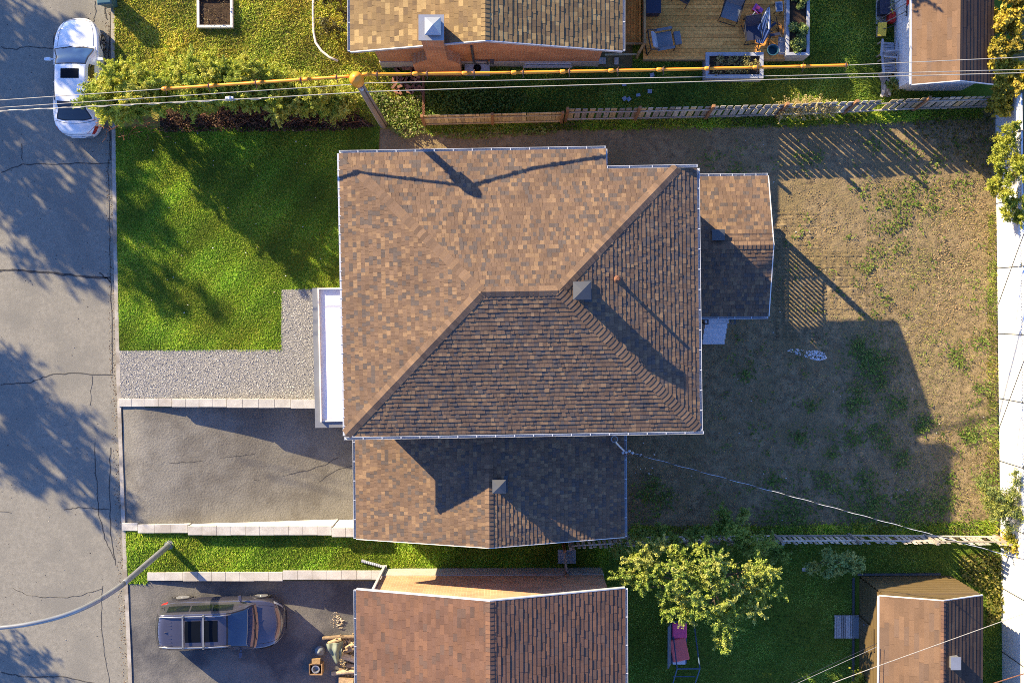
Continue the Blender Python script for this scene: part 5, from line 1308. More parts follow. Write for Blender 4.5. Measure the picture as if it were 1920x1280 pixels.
    # lamps, bumpers, plates
    def patch(nm, s0, s1, t0, t1, mat, o=.006):
        for sg in (1, -1):
            mb = MB(); us = [s0+(s1-s0)*i/8 for i in range(9)]; vs_ = [t0+(t1-t0)*i/6 for i in range(7)]
            mb.grid(lambda s, tt: (body(s, tt)[0]+(o if s > .5 else -o), sg*(body(s, tt)[1]+o), body(s, tt)[2]+o*.5), us, vs_, flip=sg > 0); mb.build(nm, mat, t, smooth=True)
    patch('headlight', *spec['hl'], M['clear']); patch('taillight', *spec['tl'], M['red'])
    mb = MB(); mb.box(X(1)-.01, X(1)+.012, -hw*.36, hw*.36, .24, .38); mb.build('grille', M['blackp'], t)
    mb = MB(); mb.box(X(0)-.02, X(0)-.005, -.26, .26, .55, .67); mb.build('licence_plate', M['siding'], t)
    if spec.get('rails'):
        a, c = spec['rails']
        for sg in (1, -1):
            mb = MB(); pts = [Vector((X(s), sg*(wr(s)-.075), top(s)+(.055 if i not in (0, 8) else .0))) for i, s in [(i, a+(c-a)*i/8) for i in range(9)]]
            mb.tube(pts, .02, 8); mb.build('roof_rail', M['gmetal'], t, smooth=True)
        for s in spec['bars']:
            mb = MB(); z = top(s)+.12; y = wr(s)-.04
            mb.beam((X(s), -y, z), (X(s), y, z), .055, .03)
            for sg in (1, -1): mb.beam((X(s), sg*(y-.03), z-.10), (X(s), sg*(y-.03), z+.015), .09, .06, Vector((1, 0, 0)))
            mb.build('roof_crossbar', M['steel'], t)
        mb = MB()
        for k in range(-4, 5):
            if k: mb.beam((X(.05), k*.125, top(.05)+.004), (X(.155), k*.125, top(.155)+.006), .02, .012)
        mb.build('roof_ribs', spec['paint'], t)
    s = spec['fin']; mb = MB(); z = top(s); mb.add([(X(s)-.09, -.025, z-.01), (X(s)+.09, -.012, z-.01), (X(s)+.09, .012, z-.01), (X(s)-.09, .025, z-.01), (X(s)-.09, 0, z+.075)], [(0,1,4),(1,2,4),(2,3,4),(3,0,4)]); mb.build('antenna', spec['paint'], t)
    return t, body, cabin, X
sedan = dict(L=4.52, W=1.80, paint=M['carw'],
    wid=[(0,.50),(.006,.62),(.02,.76),(.05,.88),(.11,.96),(.25,1),(.6,1),(.75,.985),(.83,.965),(.89,.915),(.935,.83),(.968,.70),(.987,.56),(1,.38)],
    zs=[(0,.55),(.01,.72),(.04,.88),(.12,.93),(.35,.90),(.65,.87),(.8,.80),(.92,.70),(.975,.60),(1,.42)],
    zc=[(0,.60),(.01,.80),(.03,.98),(.10,1.03),(.3,1.0),(.65,.98),(.73,.955),(.85,.86),(.94,.74),(.98,.63),(1,.44)],
    belt=[(0,.94),(.12,.97),(.3,.91),(.65,.88),(.76,.89),(1,.8)], gz=[(.11,.98),(.17,1.16),(.235,1.34),(.32,1.435),(.44,1.46),(.55,1.43),(.61,1.31),(.68,1.10),(.74,.93)],
    wb=[(0,.78),(.11,.80),(.2,.88),(.35,.93),(.6,.93),(.7,.90),(.76,.86)], rw=[(.1,.58),(.2,.61),(.4,.64),(.55,.64),(.65,.70),(.76,.76)],
    g=(.105,.755), ws=(.575,.738), rwin=(.118,.268), side=((.435,.585),(.275,.425)), sun=((.455,.535),), hood=(.735,.975), doors=(.27,.43,.63), cross=(.10,.975,.012),
    axles=(.20,.80), wr=.32, mir=.635, hl=(.945,.992,.52,.66), tl=(.008,.05,.44,.66), fin=.28)
xc, yc = 156, 150
p = P(xc, yc, 0)
sed, *_ = build_car('parked_car', 'white four-door sedan parked on the road at the kerb', 'car', (p.x, p.y, -.098), R(90), 0, sedan)
suv = dict(L=4.84, W=1.98, paint=M['carg'],
    wid=[(0,.66),(.006,.78),(.02,.87),(.06,.945),(.2,.99),(.5,1),(.75,.995),(.83,.985),(.89,.95),(.935,.88),(.967,.76),(.987,.62),(1,.42)],
    zs=[(0,.60),(.01,.86),(.04,1.0),(.3,1.02),(.65,1.0),(.78,.97),(.9,.90),(.965,.78),(1,.50)],
    zc=[(0,.62),(.01,.90),(.04,1.05),(.3,1.06),(.65,1.08),(.78,1.11),(.88,1.03),(.95,.92),(.985,.78),(1,.52)],
    belt=[(0,1.02),(.3,1.04),(.6,1.02),(.80,1.10),(1,1)], gz=[(.0,1.05),(.02,1.40),(.05,1.64),(.12,1.72),(.3,1.75),(.49,1.73),(.56,1.685),(.64,1.54),(.72,1.35),(.80,1.11)],
    wb=[(0,.84),(.1,.91),(.3,.94),(.6,.94),(.72,.91),(.79,.86)], rw=[(0,.62),(.1,.65),(.4,.67),(.6,.67),(.7,.74),(.79,.80)],
    g=(.006,.80), ws=(.57,.785), rwin=(.012,.045), side=((.46,.62),(.28,.445),(.09,.265)), sun=((.39,.505),(.255,.375)), hood=(.80,.97), doors=(.27,.45,.66), cross=(.97,),
    axles=(.19,.805), wr=.36, mir=.665, hl=(.94,.99,.5,.66), tl=(.006,.06,.48,.68), fin=.12, rails=(.06,.60), bars=(.245,.40))
tl_ = math.atan((DRV2(299)-DRV2(535))/4.84)
sv, bod, cabn, XX = build_car('parked_suv', 'dark metallic estate car with roof bars parked in the sunken driveway', 'car', (*P(417,1163,0).to_2d(), (DRV2(350)+DRV2(490))/2+.01), 0, tl_*.9, suv)
mb = MB()
for s in (.06,): mb.tube([Vector((XX(.10), .80, 1.02)), Vector((XX(.07), .82, 1.45))], .008, 5)
mb.build('aerial', M['blackp'], sv)

# ------------------------------------------------------------------ deck and its furniture
DZ = .62
t = thing('deck', 'large brown timber deck behind the chimney house', 'deck', P(1330,60,0))
dx0, dx1 = P(1206,60,DZ).x, P(1472,60,DZ).x; dy0 = P(0,112,DZ).y
TW = [(.82,.37,.08),(.74,.33,.07),(.88,.42,.10),(.62,.28,.065)]
mb = MB(); y = dy0
while y < dy0+4.4:
    xs_ = dx0
    while xs_ < dx1-.01:
        xe = min(dx1, xs_+random.choice((2.4, 3.6, 3.0)))
        mb.box(xs_+.002, xe-.002, y, y+.128, DZ-.035, DZ+random.uniform(-.003,.003), 0, rc(TW, .12)); xs_ = xe
    y += .137
mb.build('boards', M['deckw'], t)
mb = MB(); mb.box(dx0, dx1, dy0-.03, dy0-.004, DZ-.2, DZ-.002, 0, (.24,.17,.09))
for k in range(5):
    xx = dx0+.1+(dx1-dx0-.2)*k/4; mb.box(xx-.06, xx+.06, dy0+.05, dy0+.17, -.05, DZ-.04, 0, (.24,.17,.09))
mb.build('frame', M['deckw'], t)
# lower side walk with boards running the other way, and its rail
mb = MB(); ax0, ax1 = P(1168,0,.35).x, P(1203,0,.35).x; x = ax0
while x < ax1-.05: mb.box(x, x+.092, P(0,81,.35).y, dy0+4.4, .30, .345, 0, rc(TW, .12)); x += .1
mb.build('side_walk', M['deckw'], t)
mb = MB()
A, B = P(1209,-40,DZ+.9), P(1209,80,DZ+.9); mb.beam(A, B, .09, .04, Z, 0, (.42,.27,.11))
for k in range(26): p = A.lerp(B, k/25); mb.beam(p-Z*.86, p-Z*.02, .035, .035, Z, 0, (.2,.14,.08))
mb.beam(B-Z*1.5, B+Z*.1, .10, .10, Z, 0, (.30,.2,.1))
C_ = P(1196,103,.5); mb.beam(B, C_+Z*.5, .09, .04, Z, 0, (.42,.29,.13)); mb.beam(C_-Z*.5, C_+Z*.55, .09, .09, Z, 0, (.40,.28,.12)); mb.beam(P(1170,82,.5), P(1206,82,.5), .08, .05, Z, 0, (.36,.25,.12))
mb.beam(P(1134,103,.3), P(1196,102,.4), .07, .05, Z, 0, (.42,.40,.25))
mb.build('railing', M['deckw'], t)
def bx_px(mb, xa, ya, xb, yb, z0, z1, mi=0):
    """box whose top face fills the given photo rectangle at height z1"""
    a, b = P(xa, yb, z1), P(xb, ya, z1); mb.box(a.x, b.x, a.y, b.y, z0, z1, mi)
t = thing('storage_box', 'navy blue box with a lid at the top left of the deck', 'storage box', P(1225,15,DZ)); mb = MB(); bx_px(mb, 1212,-18,1239,24,DZ+.005,DZ+.62); mb.build('body', M['navy'], t, bevel=.02)
mb = MB(); bx_px(mb, 1211,-19,1240,25,DZ+.621,DZ+.67); mb.build('lid', M['navy'], t, bevel=.015)
def sling_chair(label, px, py, rz, mat, s=1.0, arms=True, foot=False, name='patio_chair', group='seats on the deck', zb=DZ, back_a=.25):
    p = P(px, py, zb+.4); t = thing(name, label, 'chair', (p.x, p.y, zb+.006), rz, group, world=False)
    w_, d_ = .29*s, .27*s
    mb = MB(); mb.box(-w_+.02, w_-.02, -d_, d_, .40, .425); mb.build('seat', mat, t)
    mb = MB(); mb.hexa([(-w_+.02,d_-.03,.426),(w_-.02,d_-.03,.426),(w_-.02,d_,.426),(-w_+.02,d_,.426)], [(-w_+.02,d_+back_a-.03,.95),(w_-.02,d_+back_a-.03,.95),(w_-.02,d_+back_a,.95),(-w_+.02,d_+back_a,.95)]); mb.build('backrest', mat, t)
    for sx in (-1, 1):
        mb = MB(); mb.tube([Vector((sx*w_, d_+back_a, .96)), Vector((sx*w_, d_-.02, .42)), Vector((sx*w_, -d_, .41)), Vector((sx*w_, -d_-.06, .0))], .016, 7); mb.build('frame', M['blackp'], t)
        mb = MB(); mb.tube([Vector((sx*w_, -.05, .41)), Vector((sx*w_, d_+.15, .0))], .015, 7); mb.build('leg', M['blackp'], t)
        if arms: mb = MB(); mb.tube([Vector((sx*w_, d_+.11, .66)), Vector((sx*(w_+.01), -d_, .63)), Vector((sx*w_, -d_-.03, .3))], .02, 7); mb.build('armrest', M['blackp'], t)
    mb = MB(); mb.tube([Vector((-w_, -d_-.06, .02)), Vector((w_, -d_-.06, .02))], .014, 6); mb.build('crossbar', M['blackp'], t); mb = MB(); mb.tube([Vector((-w_, d_+back_a, .96)), Vector((w_, d_+back_a, .96))], .016, 6); mb.build('crossbar', M['blackp'], t)
    return t
sling_chair('grey sling chair at the top right of the deck with long dark front legs', 1371, 22, R(-18), M['slate'], 1.15)
sling_chair('dark chair below the bundle of blue stripes on the deck', 1411, 62, R(8), M['navy'], 1.0)
sling_chair('black chair half out of the photo at the top of the deck', 1285, -14, R(150), M['blackp'], 1.0)
# cushioned lounger with a separate footrest
p = P(1243,76,DZ+.4); t = thing('lounge_chair', 'cushioned dark-framed lounge chair facing right, in the lower left of the deck', 'chair', (p.x, p.y, DZ+.006), R(10), 'seats on the deck', world=False)
mb = MB(); mb.box(-.26,.34,-.29,.29,.36,.50); mb.build('seat_cushion', M['slate'], t, bevel=.04)
mb = MB(); mb.hexa([(-.30,-.29,.42),(-.20,-.29,.42),(-.20,.29,.42),(-.30,.29,.42)], [(-.50,-.29,1.0),(-.40,-.29,1.0),(-.40,.29,1.0),(-.50,.29,1.0)]); mb.build('backrest', M['greypaint'], t, bevel=.03)
for sy in (-1, 1):
    mb = MB(); mb.tube([Vector((-.62,sy*.36,.0)), Vector((-.56,sy*.36,.95)), Vector((-.2,sy*.36,.64)), Vector((.38,sy*.36,.60)), Vector((.40,sy*.36,.0))], .022, 8); mb.build('frame', M['blackp'], t)
    mb = MB(); mb.box(-.30,.36,sy*.36-.05,sy*.36+.05,.625,.66); mb.build('armrest', M['slate'], t, bevel=.01)
mb = MB(); mb.tube([Vector((-.58,-.36,.95)), Vector((-.60,0,1.0)), Vector((-.58,.36,.95))], .022, 8); mb.build('crossbar', M['blackp'], t); mb = MB(); mb.tube([Vector((-.62,-.36,.02)), Vector((-.62,.36,.02))], .02, 8); mb.build('crossbar', M['blackp'], t)
p = P(1270,72,DZ+.3); t = thing('footstool', 'small blue-grey footstool in front of the cushioned lounge chair', 'footstool', (p.x, p.y, DZ+.006), R(10), world=False)
mb = MB(); mb.box(-.13,.13,-.25,.25,.28,.38); mb.build('cushion', M['slate'], t, bevel=.03)
for sx in (-1, 1):
    for sy in (-1, 1): mb = MB(); mb.box(sx*.10-.015,sx*.10+.015,sy*.21-.015,sy*.21+.015,0,.28); mb.build('leg', M['blackp'], t)
# folded parasol / bundle of striped canvas standing by the rail
p0_, p1_ = P(1423,86,DZ+.15), P(1442,14,DZ+.75); t = thing('folded_parasol', 'folded blue striped parasol lying at an angle on the deck', 'parasol', p0_)
mb = MB(); d = (p1_-p0_).normalized(); sd = Vector((-d.y, d.x, 0)).normalized()
for k in range(9):
    o_ = sd*(k-4)*.05; mb.tube([p0_+o_*.6+d*.1, p0_.lerp(p1_, .45)+o_*1.3+Z*.05*math.sin(k*1.3), p1_+o_*.15], [.02,.035,.01], 6, k % 2)
mb.build('canopy', [M['blue'], M['siding']], t)
mb = MB(); mb.tube([p0_-d*.35-Z*.1, p1_+d*.06], .02, 8); mb.build('pole', M['blackp'], t)
for (px, py, lb) in ((1446,50,'dark folded frame chair leaning beside the parasol'),(1452,66,'low dark stool frame at the right rail of the deck')):
    p = P(px, py, DZ+.3); t = thing('folding_chair', lb, 'chair', (p.x, p.y, DZ+.006), R(40 if py < 60 else 10), world=False)
    mb = MB(); mb.box(-.2,.2,-.05,.05,.38,.41); mb.build('seat', M['navy'], t)
    for s in (-1, 1):
        mb = MB(); mb.tube([Vector((s*.22,-.3,.0)), Vector((s*.22,.18,.8))], .018, 6); mb.tube([Vector((s*.19,.3,.0)), Vector((s*.19,-.2,.6))], .018, 6); mb.build('frame', M['blackp'], t)
# child's tricycle
p = P(1410,30,DZ+.2); t = thing('tricycle', 'small pink and white toy tricycle on the deck', 'tricycle', (p.x, p.y, DZ+.006), R(50), world=False)
for (x, y, r) in ((.22,0,.13),(-.2,.14,.09),(-.2,-.14,.09)):
    mb = MB(); mb.lathe((x, y, r), [(r*.6,-.03),(r,-.025),(r,.025),(r*.6,.03)], 16, axis='y'); w_ = mb.build('wheel', M['blackp'], t); mb = MB(); mb.lathe((x, y, r), [(r*.6,-.032),(r*.6,.032)], 12, axis='y'); mb.build('rim', M['whitepaint'], w_)
mb = MB(); mb.tube([Vector((.22,0,.14)), Vector((.16,0,.34)), Vector((.14,0,.44))], .016, 6); mb.tube([Vector((.16,0,.3)), Vector((-.05,0,.2)), Vector((-.2,0,.12))], .02, 6); mb.tube([Vector((-.2,-.14,.09)), Vector((-.2,.14,.09))], .012, 6); mb.build('frame', M['whitepaint'], t)
mb = MB(); mb.tube([Vector((.12,-.16,.44)), Vector((.14,0,.45)), Vector((.12,.16,.44))], .016, 6); mb.build('handlebar', M['purple'], t)
mb = MB(); mb.box(-.16,.0,-.08,.08,.22,.25); mb.build('saddle', M['pink'], t, bevel=.02)
p = P(1421,17,DZ+.12); t = thing('toy_cart', 'bright pink and purple toy above the tricycle on the deck', 'toy', (p.x, p.y, DZ+.006), R(-30), world=False)
mb = MB(); mb.hexa([(-.14,-.09,.05),(.16,-.06,.05),(.16,.06,.05),(-.14,.09,.05)], [(-.18,-.13,.2),(.2,-.08,.16),(.2,.08,.16),(-.18,.13,.2)]); mb.build('tub', M['purple'], t, bevel=.02)
mb = MB(); mb.box(-.1,.05,-.06,.06,.2,.24); mb.build('seat', M['pink'], t)
for (x, y) in ((-.12,.12),(-.12,-.12),(.13,.09),(.13,-.09)): mb = MB(); mb.lathe((x, y, .05), [(.05,-.015),(.05,.015)], 12, axis='y'); mb.build('wheel', M['redp'], t)
p = P(1457,17,DZ+.1); t = thing('tray_table', 'small pale side table with a blue tray at the right end of the deck', 'table', (p.x, p.y, DZ+.006), R(4), world=False)
mb = MB(); mb.box(-.13,.13,-.18,.18,.40,.43); mb.build('tabletop', M['greypaint'], t)
mb = MB(); mb.box(-.09,.09,-.13,.13,.431,.455); mb.build('tray', M['blue'], t, bevel=.01)
for x in (-.11,.11):
    for y in (-.16,.16): mb = MB(); mb.box(x-.012,x+.012,y-.012,y+.012,0,.40); mb.build('leg', M['blackp'], t)
p = P(1446,97,DZ); t = thing('bucket', 'dark blue round bucket at the lower right edge of the deck', 'bucket', (p.x, p.y, DZ-.02), world=False)
mb = MB(); mb.lathe((0,0,0), [(.15,0),(.20,.3),(.215,.3),(.215,.33),(.185,.33),(.14,.03)], 20); mb.build('shell', M['teal'], t, smooth=False)
mb = MB(); mb.tube([Vector((.2*math.cos(a), .2*math.sin(a)*.5+.08, .34)) for a in [math.pi*i/8 for i in range(9)]], .008, 5); mb.build('handle', M['gmetal'], t)
p = P(1462,90,.3); t = thing('wire_crate', 'empty wire-framed crate beside the tall planter', 'crate', (p.x, p.y, DZ-.02), R(-4), world=False)
mb = MB()
for x in (-.14,.14):
    for y in (-.32,.32): mb.tube([Vector((x,y,0)), Vector((x,y,.34))], .014, 6)
for z in (.01,.34):
    mb.tube([Vector((-.14,-.32,z)), Vector((.14,-.32,z)), Vector((.14,.32,z)), Vector((-.14,.32,z)), Vector((-.14,-.32,z))], .014, 6)
mb.build('frame', M['gmetal'], t); mb = MB(); mb.box(-.13,.13,-.31,.31,.012,.05); mb.build('base', M['greypaint'], t)
# planters
def planter(label, xa, ya, xb, yb, z1, z0, rim, mat, cols, n, lf, leg=True):
    A, B = P(xa, yb, z1), P(xb, ya, z1); t = thing('planter', label, 'planter', ((A.x+B.x)/2, (A.y+B.y)/2, z0), group='planted boxes by the deck')
    mb = MB()
    for (x0_, x1_, y0_, y1_) in ((A.x,B.x,A.y,A.y+rim),(A.x,B.x,B.y-rim,B.y),(A.x,A.x+rim,A.y+rim+.001,B.y-rim-.001),(B.x-rim,B.x,A.y+rim+.001,B.y-rim-.001)): mb.box(x0_,x1_,y0_,y1_,z0,z1)
    mb.build('box', mat, t, bevel=.008)
    mb = MB(); mb.box(A.x+rim+.001, B.x-rim-.001, A.y+rim+.001, B.y-rim-.001, z0+.02, z1-.09); mb.build('soil', M['mulch'], t)
    cs = [(random.uniform(A.x+rim+.1, B.x-rim-.1), random.uniform(A.y+rim+.1, B.y-rim-.1), z1+random.uniform(-.05,.15)) for _ in range(22)]
    leafcloud('plants', cs, [random.uniform(.10,.2) for _ in cs], n, lf, cols, t)['kind'] = 'stuff'
    return t
planter('long low grey planter of dry stalks at the front edge of the deck', 1323, 98, 1432, 147, .75, -.02, .14, M['greypaint'], [(.40,.34,.12),(.28,.28,.08),(.52,.44,.18),(.2,.16,.08)], 1700, .035)
planter('tall bluish planter full of green leaves at the right end of the deck', 1474, -40, 1519, 104, 1.0, -.02, .12, M['greypaint'], [(.20,.28,.08),(.28,.33,.10),(.13,.20,.06)], 4500, .05)
planter('square wooden bed of dark soil in the straw-coloured lawn', 369, -6, 436, 52, .22, -.03, .10, M['fascia'], [(.16,.10,.05),(.10,.07,.04),(.2,.15,.07)], 260, .03)
# condenser unit at the wall
t = thing('condenser_unit', 'pale grey air conditioning unit at the foot of the brick wall beside the chimney', 'air conditioner', P(895,128,0))
mb = MB(); bx_px(mb, 871,120,918,136,.02,.72); mb.build('case', M['greypaint'], t, bevel=.02)
mb = MB(); c = P(895,128,.722); mb.lathe(c, [(.15,.0),(.15,.012),(.13,.012),(.13,0)], 18)
for k in range(6): mb.beam(c+Vector((.14*math.cos(k*.52), .14*math.sin(k*.52), .006)), c-Vector((.14*math.cos(k*.52), .14*math.sin(k*.52), -.006)), .008, .006)
mb.build('fan_grille', M['blackp'], t)
# heap of loose bricks
pal_b = [(.30,.14,.09),(.24,.12,.085),(.36,.18,.11)]
for (xa, ya, xb, yb, n, lb) in ((742,116,782,134,22,'small tumble of red bricks against the wall left of the chimney'),(738,146,792,178,34,'spread of old bricks below the orange sleeve')):
    t = thing('brick_pile', lb, 'brick pile', P((xa+xb)/2, (ya+yb)/2, 0), group='loose brick piles'); mb = MB()
    for k in range(n):
        p = P(random.uniform(xa, xb), random.uniform(ya, yb), 0); a = random.uniform(0, math.pi); z = .03+.07*random.randint(0, 2)
        mb.beam(p+Vector((math.cos(a), math.sin(a), 0))*.11+Z*z, p-Vector((math.cos(a), math.sin(a), 0))*.11+Z*z, .10, .06, Z, 0, rc(pal_b))
    mb.build('bricks', M['wood'], t)
t = tag((lambda m: (bx_px(m, 1113,108,1136,120,-.02,.05), bx_px(m, 1152,108,1160,121,-.02,.05), m.build('stepping_slab', M['concrete'], bevel=.008))[-1])(MB()), 'pale stepping slabs between the brick corner and the deck', 'paving slab')
for (lb, xa, ya, xb, yb) in (('dark rectangular slab in the shade under the wing eave',1046,1030,1080,1056),):
    mb = MB(); bx_px(mb, xa, ya, xb, yb, -.02, .05); tag(mb.build('paving_slab', M['greypaint'], bevel=.008), lb, 'paving slab')
# pale edging hose on the straw lawn
mb = MB(); pts = [P(x, y, .04) for x, y in ((588,-20),(587,20),(588,60),(592,80),(603,96),(618,108),(634,115))]; mb.tube(pts, .05, 8); tag(mb.build('edging_pipe', M['fascia'], smooth=True), 'pale curved edging pipe lying in the straw lawn', 'pipe')
# bin at the kerb top left
p = P(211,4,0); t = thing('wheeled_bin', 'teal wheeled bin at the kerb, at the top of the photo', 'bin', (p.x, p.y, 0), R(5), world=False)
mb = MB(); mb.hexa([(-.20,-.24,.04),(.20,-.24,.04),(.20,.24,.04),(-.20,.24,.04)], [(-.26,-.32,.92),(.26,-.32,.92),(.26,.30,.92),(-.26,.30,.92)]); mb.build('body', M['teal'], t, bevel=.03)
mb = MB(); mb.hexa([(-.28,-.35,.921),(.28,-.35,.921),(.28,.34,.921),(-.28,.34,.921)], [(-.24,-.3,1.0),(.24,-.3,1.0),(.24,.3,1.02),(-.24,.3,1.02)]); mb.build('lid', M['teal'], t, bevel=.02)
for sx in (-1, 1): mb = MB(); mb.lathe((sx*.23, .27, .1), [(.1,-.03),(.1,.03)], 16, axis='x'); mb.build('wheel', M['rubber'], t)
# ---- things by the white shed
def leaner(label, name, x_img, y_img, y2, headmat, kind):
    a = Vector((SHED_X-.55, P(0, y2, 0).y, .02)); b = Vector((SHED_X-.05, P(0, y_img, 0).y, 1.5))
    t = thing(name, label, 'garden tool', a, group='tools leaning on the white shed'); mb = MB(); mb.tube([a, b], .016, 7); mb.build('handle', M['timber'], t)
    mb = MB(); d = (b-a).normalized()
    if kind == 'rake':
        mb.beam(b+Vector((0,-.18,0)), b+Vector((0,.18,0)), .03, .03)
        for k in range(8): mb.beam(b+Vector((0,-.17+k*.048,0)), b+Vector((-.09,-.17+k*.048,-.02)), .01, .01)
    else:
        mb.hexa([b+Vector((-.02,-.1,0)), b+Vector((.02,-.1,0)), b+Vector((.02,.1,0)), b+Vector((-.02,.1,0))], [b+d*.28+Vector((-.01,-.04,0)), b+d*.28+Vector((.03,-.04,0)), b+d*.28+Vector((.03,.04,0)), b+d*.28+Vector((-.01,.04,0))])
    mb.build('head', headmat, t)
leaner('uppermost long-handled tool leaning on the white shed', 'rake', 0, 12, 26, M['blackp'], 'rake')
leaner('long-handled tool with a red head on the white shed', 'shovel', 0, 26, 36, M['redp'], 'shovel')
leaner('lowest long-handled tool on the white shed, above the yellow board', 'hoe', 0, 40, 48, M['blackp'], 'rake')
t = thing('sledge', 'bright yellow board leaning on a box beside the white shed', 'sledge', P(1655,56,0)); mb = MB(); a = P(1655,55,.5)
mb.hexa([a+Vector((-.17,-.25,-.1)), a+Vector((.12,-.28,.02)), a+Vector((.16,.25,.02)), a+Vector((-.14,.26,-.1))], [a+Vector((-.18,-.25,-.06)), a+Vector((.11,-.28,.06)), a+Vector((.15,.25,.06)), a+Vector((-.15,.26,-.06))]); mb.build('board', M['yellow'], t, bevel=.02)
mb = MB(); mb.tube([a+Vector((0,.0,.0)), a+Vector((.15,.02,.12)), a+Vector((.4,.1,.3))], .012, 6); mb.build('cord', M['bwire'], t)
mb = MB(); mb.box(a.x-.1, a.x+.1, a.y-.2, a.y+.2, 0, a.z-.11); mb.build('support', M['timber'], t)
t = thing('petrol_can', 'red plastic can beside the white shed tools', 'can', P(1668,36,0)); c = P(1668,36,0); mb = MB(); mb.box(c.x-.14,c.x+.13,c.y-.2,c.y+.2,.0,.36); mb.build('body', M['redp'], t, bevel=.05)
mb = MB(); mb.tube([c+Vector((.0,.12,.36)), c+Vector((-.05,.2,.46)), c+Vector((-.1,.24,.5))], .03, 8); mb.build('spout', M['yellow'], t); mb = MB(); mb.tube([c+Vector((0,-.15,.36)), c+Vector((0,-.1,.43)), c+Vector((0,.05,.43)), c+Vector((0,.08,.36))], .018, 6); mb.build('handle', M['redp'], t)
for (px, py, lb) in ((1660,12,'dark blue crate at the top of the row beside the white shed'),):
    t = thing('crate', lb, 'crate', P(px, py, 0)); mb = MB(); bx_px(mb, px-9, py-14, px+8, py+14, 0, .45); mb.build('body', M['navy'], t, bevel=.02)
    mb = MB(); bx_px(mb, px-10, py-15, px+9, py+15, .451, .49); mb.build('lid', M['navy'], t, bevel=.01)
mb = MB(); bx_px(mb, 1642,-20,1676,45,-.02,.03); tag(mb.build('paving_slab', M['concrete']), 'grey slab under the clutter at the left wall of the white shed', 'paving slab')
def wchair(label, px, py, rz):
    p = P(px, py, .3); t = thing('wooden_chair', label, 'chair', (p.x, p.y, 0), rz, 'old chairs beside the white shed', world=False)
    mb = MB()
    for k in range(5): mb.box(-.25, .25, -.25+k*.105, -.16+k*.105, .38, .40)
    mb.build('seat', M['greypaint'], t)
    mb = MB()
    for k in range(5): mb.beam((-.2+k*.1, .26, .42), (-.2+k*.1, .42, .95), .06, .02, Vector((0,1,0)))
    mb.beam((-.26,.43,.96), (.26,.43,.96), .05, .05); mb.build('backrest', M['greypaint'], t)
    for sx in (-1, 1):
        for sy in (-1, 1): mb = MB(); mb.beam((sx*.26, sy*.25, 0), (sx*.25, sy*.24, .60), .05, .05); mb.build('leg', M['timber'], t)
        mb = MB(); mb.box(sx*.27-.04, sx*.27+.04, -.3, .34, .601, .63); mb.build('armrest', M['greypaint'], t)
wchair('weathered slatted armchair beside the white shed, upper of the two', 1662, 93, R(175)); wchair('weathered slatted armchair beside the white shed, lower of the two', 1664, 124, R(5))
t = thing('timber_stack', 'loose grey planks stacked along the foot of the white shed', 'timber pile', P(1660,160,0)); mb = MB()
for k in range(12): a = P(1652+random.uniform(-4,18), 138+random.uniform(-4,6), 0); b = P(1652+random.uniform(-4,18), 178+random.uniform(-8,6), 0); mb.beam(a+Z*(.05+.04*(k % 4)), b+Z*(.05+.04*(k % 4)), .11, .035, Z, 0, rc(GREYC))
mb.build('planks', M['wood'], t)
X, Y = scatter([(1140,140),(1225,138),(1220,200),(1160,205)], 3.5); xx, yy_ = PN(X, Y, 0)
mb = MB()
for x, y in zip(xx, yy_): a = random.uniform(0, 6.28); mb.beam((x, y, .09), (x+.16*math.cos(a), y+.16*math.sin(a), .12), random.uniform(.06,.16), .01, Z, 0, (.30,.34,.42))
o = mb.build('scraps_of_sheeting', M['wood']); o['kind'] = 'stuff'

# ------------------------------------------------------------------ rear lawn things
t = thing('garden_swing', 'blue-framed garden swing seat with pink and coral cushions under the tree', 'swing seat', P(1280,1215,0))
a, b = P(1262,1168,.45), P(1294,1255,.45); x0_, x1_ = P(1264,0,.45).x, P(1293,0,.45).x
yt, ym, yb2 = P(0,1168,.5).y, P(0,1198,.5).y, P(0,1238,.5).y
mb = MB(); mb.box(x0_, x1_, P(0,1243,.4).y, yt+.05, .36, .40); mb.build('seat', M['blue'], t)
mb = MB(); mb.box(x0_+.02, x1_, ym+.03, yt, .402, .50); mb.build('cushion', M['pink'], t, bevel=.04)
mb = MB(); c = Vector(((x0_+x1_)/2, (ym+yb2)/2, .47)); A_ = R(12); ux = Vector((math.cos(A_), math.sin(A_), 0)); uy = Vector((-math.sin(A_), math.cos(A_), 0)); hx, hy = .32, (ym-yb2)/2+.02
q = [c-ux*hx-uy*hy, c+ux*hx-uy*hy, c+ux*hx+uy*hy, c-ux*hx+uy*hy]; mb.hexa([p-Z*.065 for p in q], [p+Z*.05 for p in q]); mb.build('cushion', M['pinkr'], t, bevel=.04)
mb = MB(); mb.hexa([(x0_-.06,P(0,1238,0).y,.41),(x0_-.01,P(0,1238,0).y,.41),(x0_-.01,yt,.41),(x0_-.06,yt,.41)], [(x0_-.22,P(0,1238,0).y,.95),(x0_-.17,P(0,1238,0).y,.95),(x0_-.17,yt,.95),(x0_-.22,yt,.95)]); mb.build('backrest', M['slate'], t)
mb = MB(); mb.box(x0_+.05, x1_-.05, P(0,1242,.4).y-.05, P(0,1226,.4).y, .403, .43); mb.build('magazine', M['siding'], t)
for px in (1264, 1306):
    mb = MB(); p = P(px, 0, 0).x; mb.tube([Vector((p, P(0,1290,0).y, 0)), Vector((p, P(0,1230,0).y, 1.5)), Vector((p, P(0,1165,0).y, 0))], .025, 8); mb.build('side_frame', M['blue'], t)
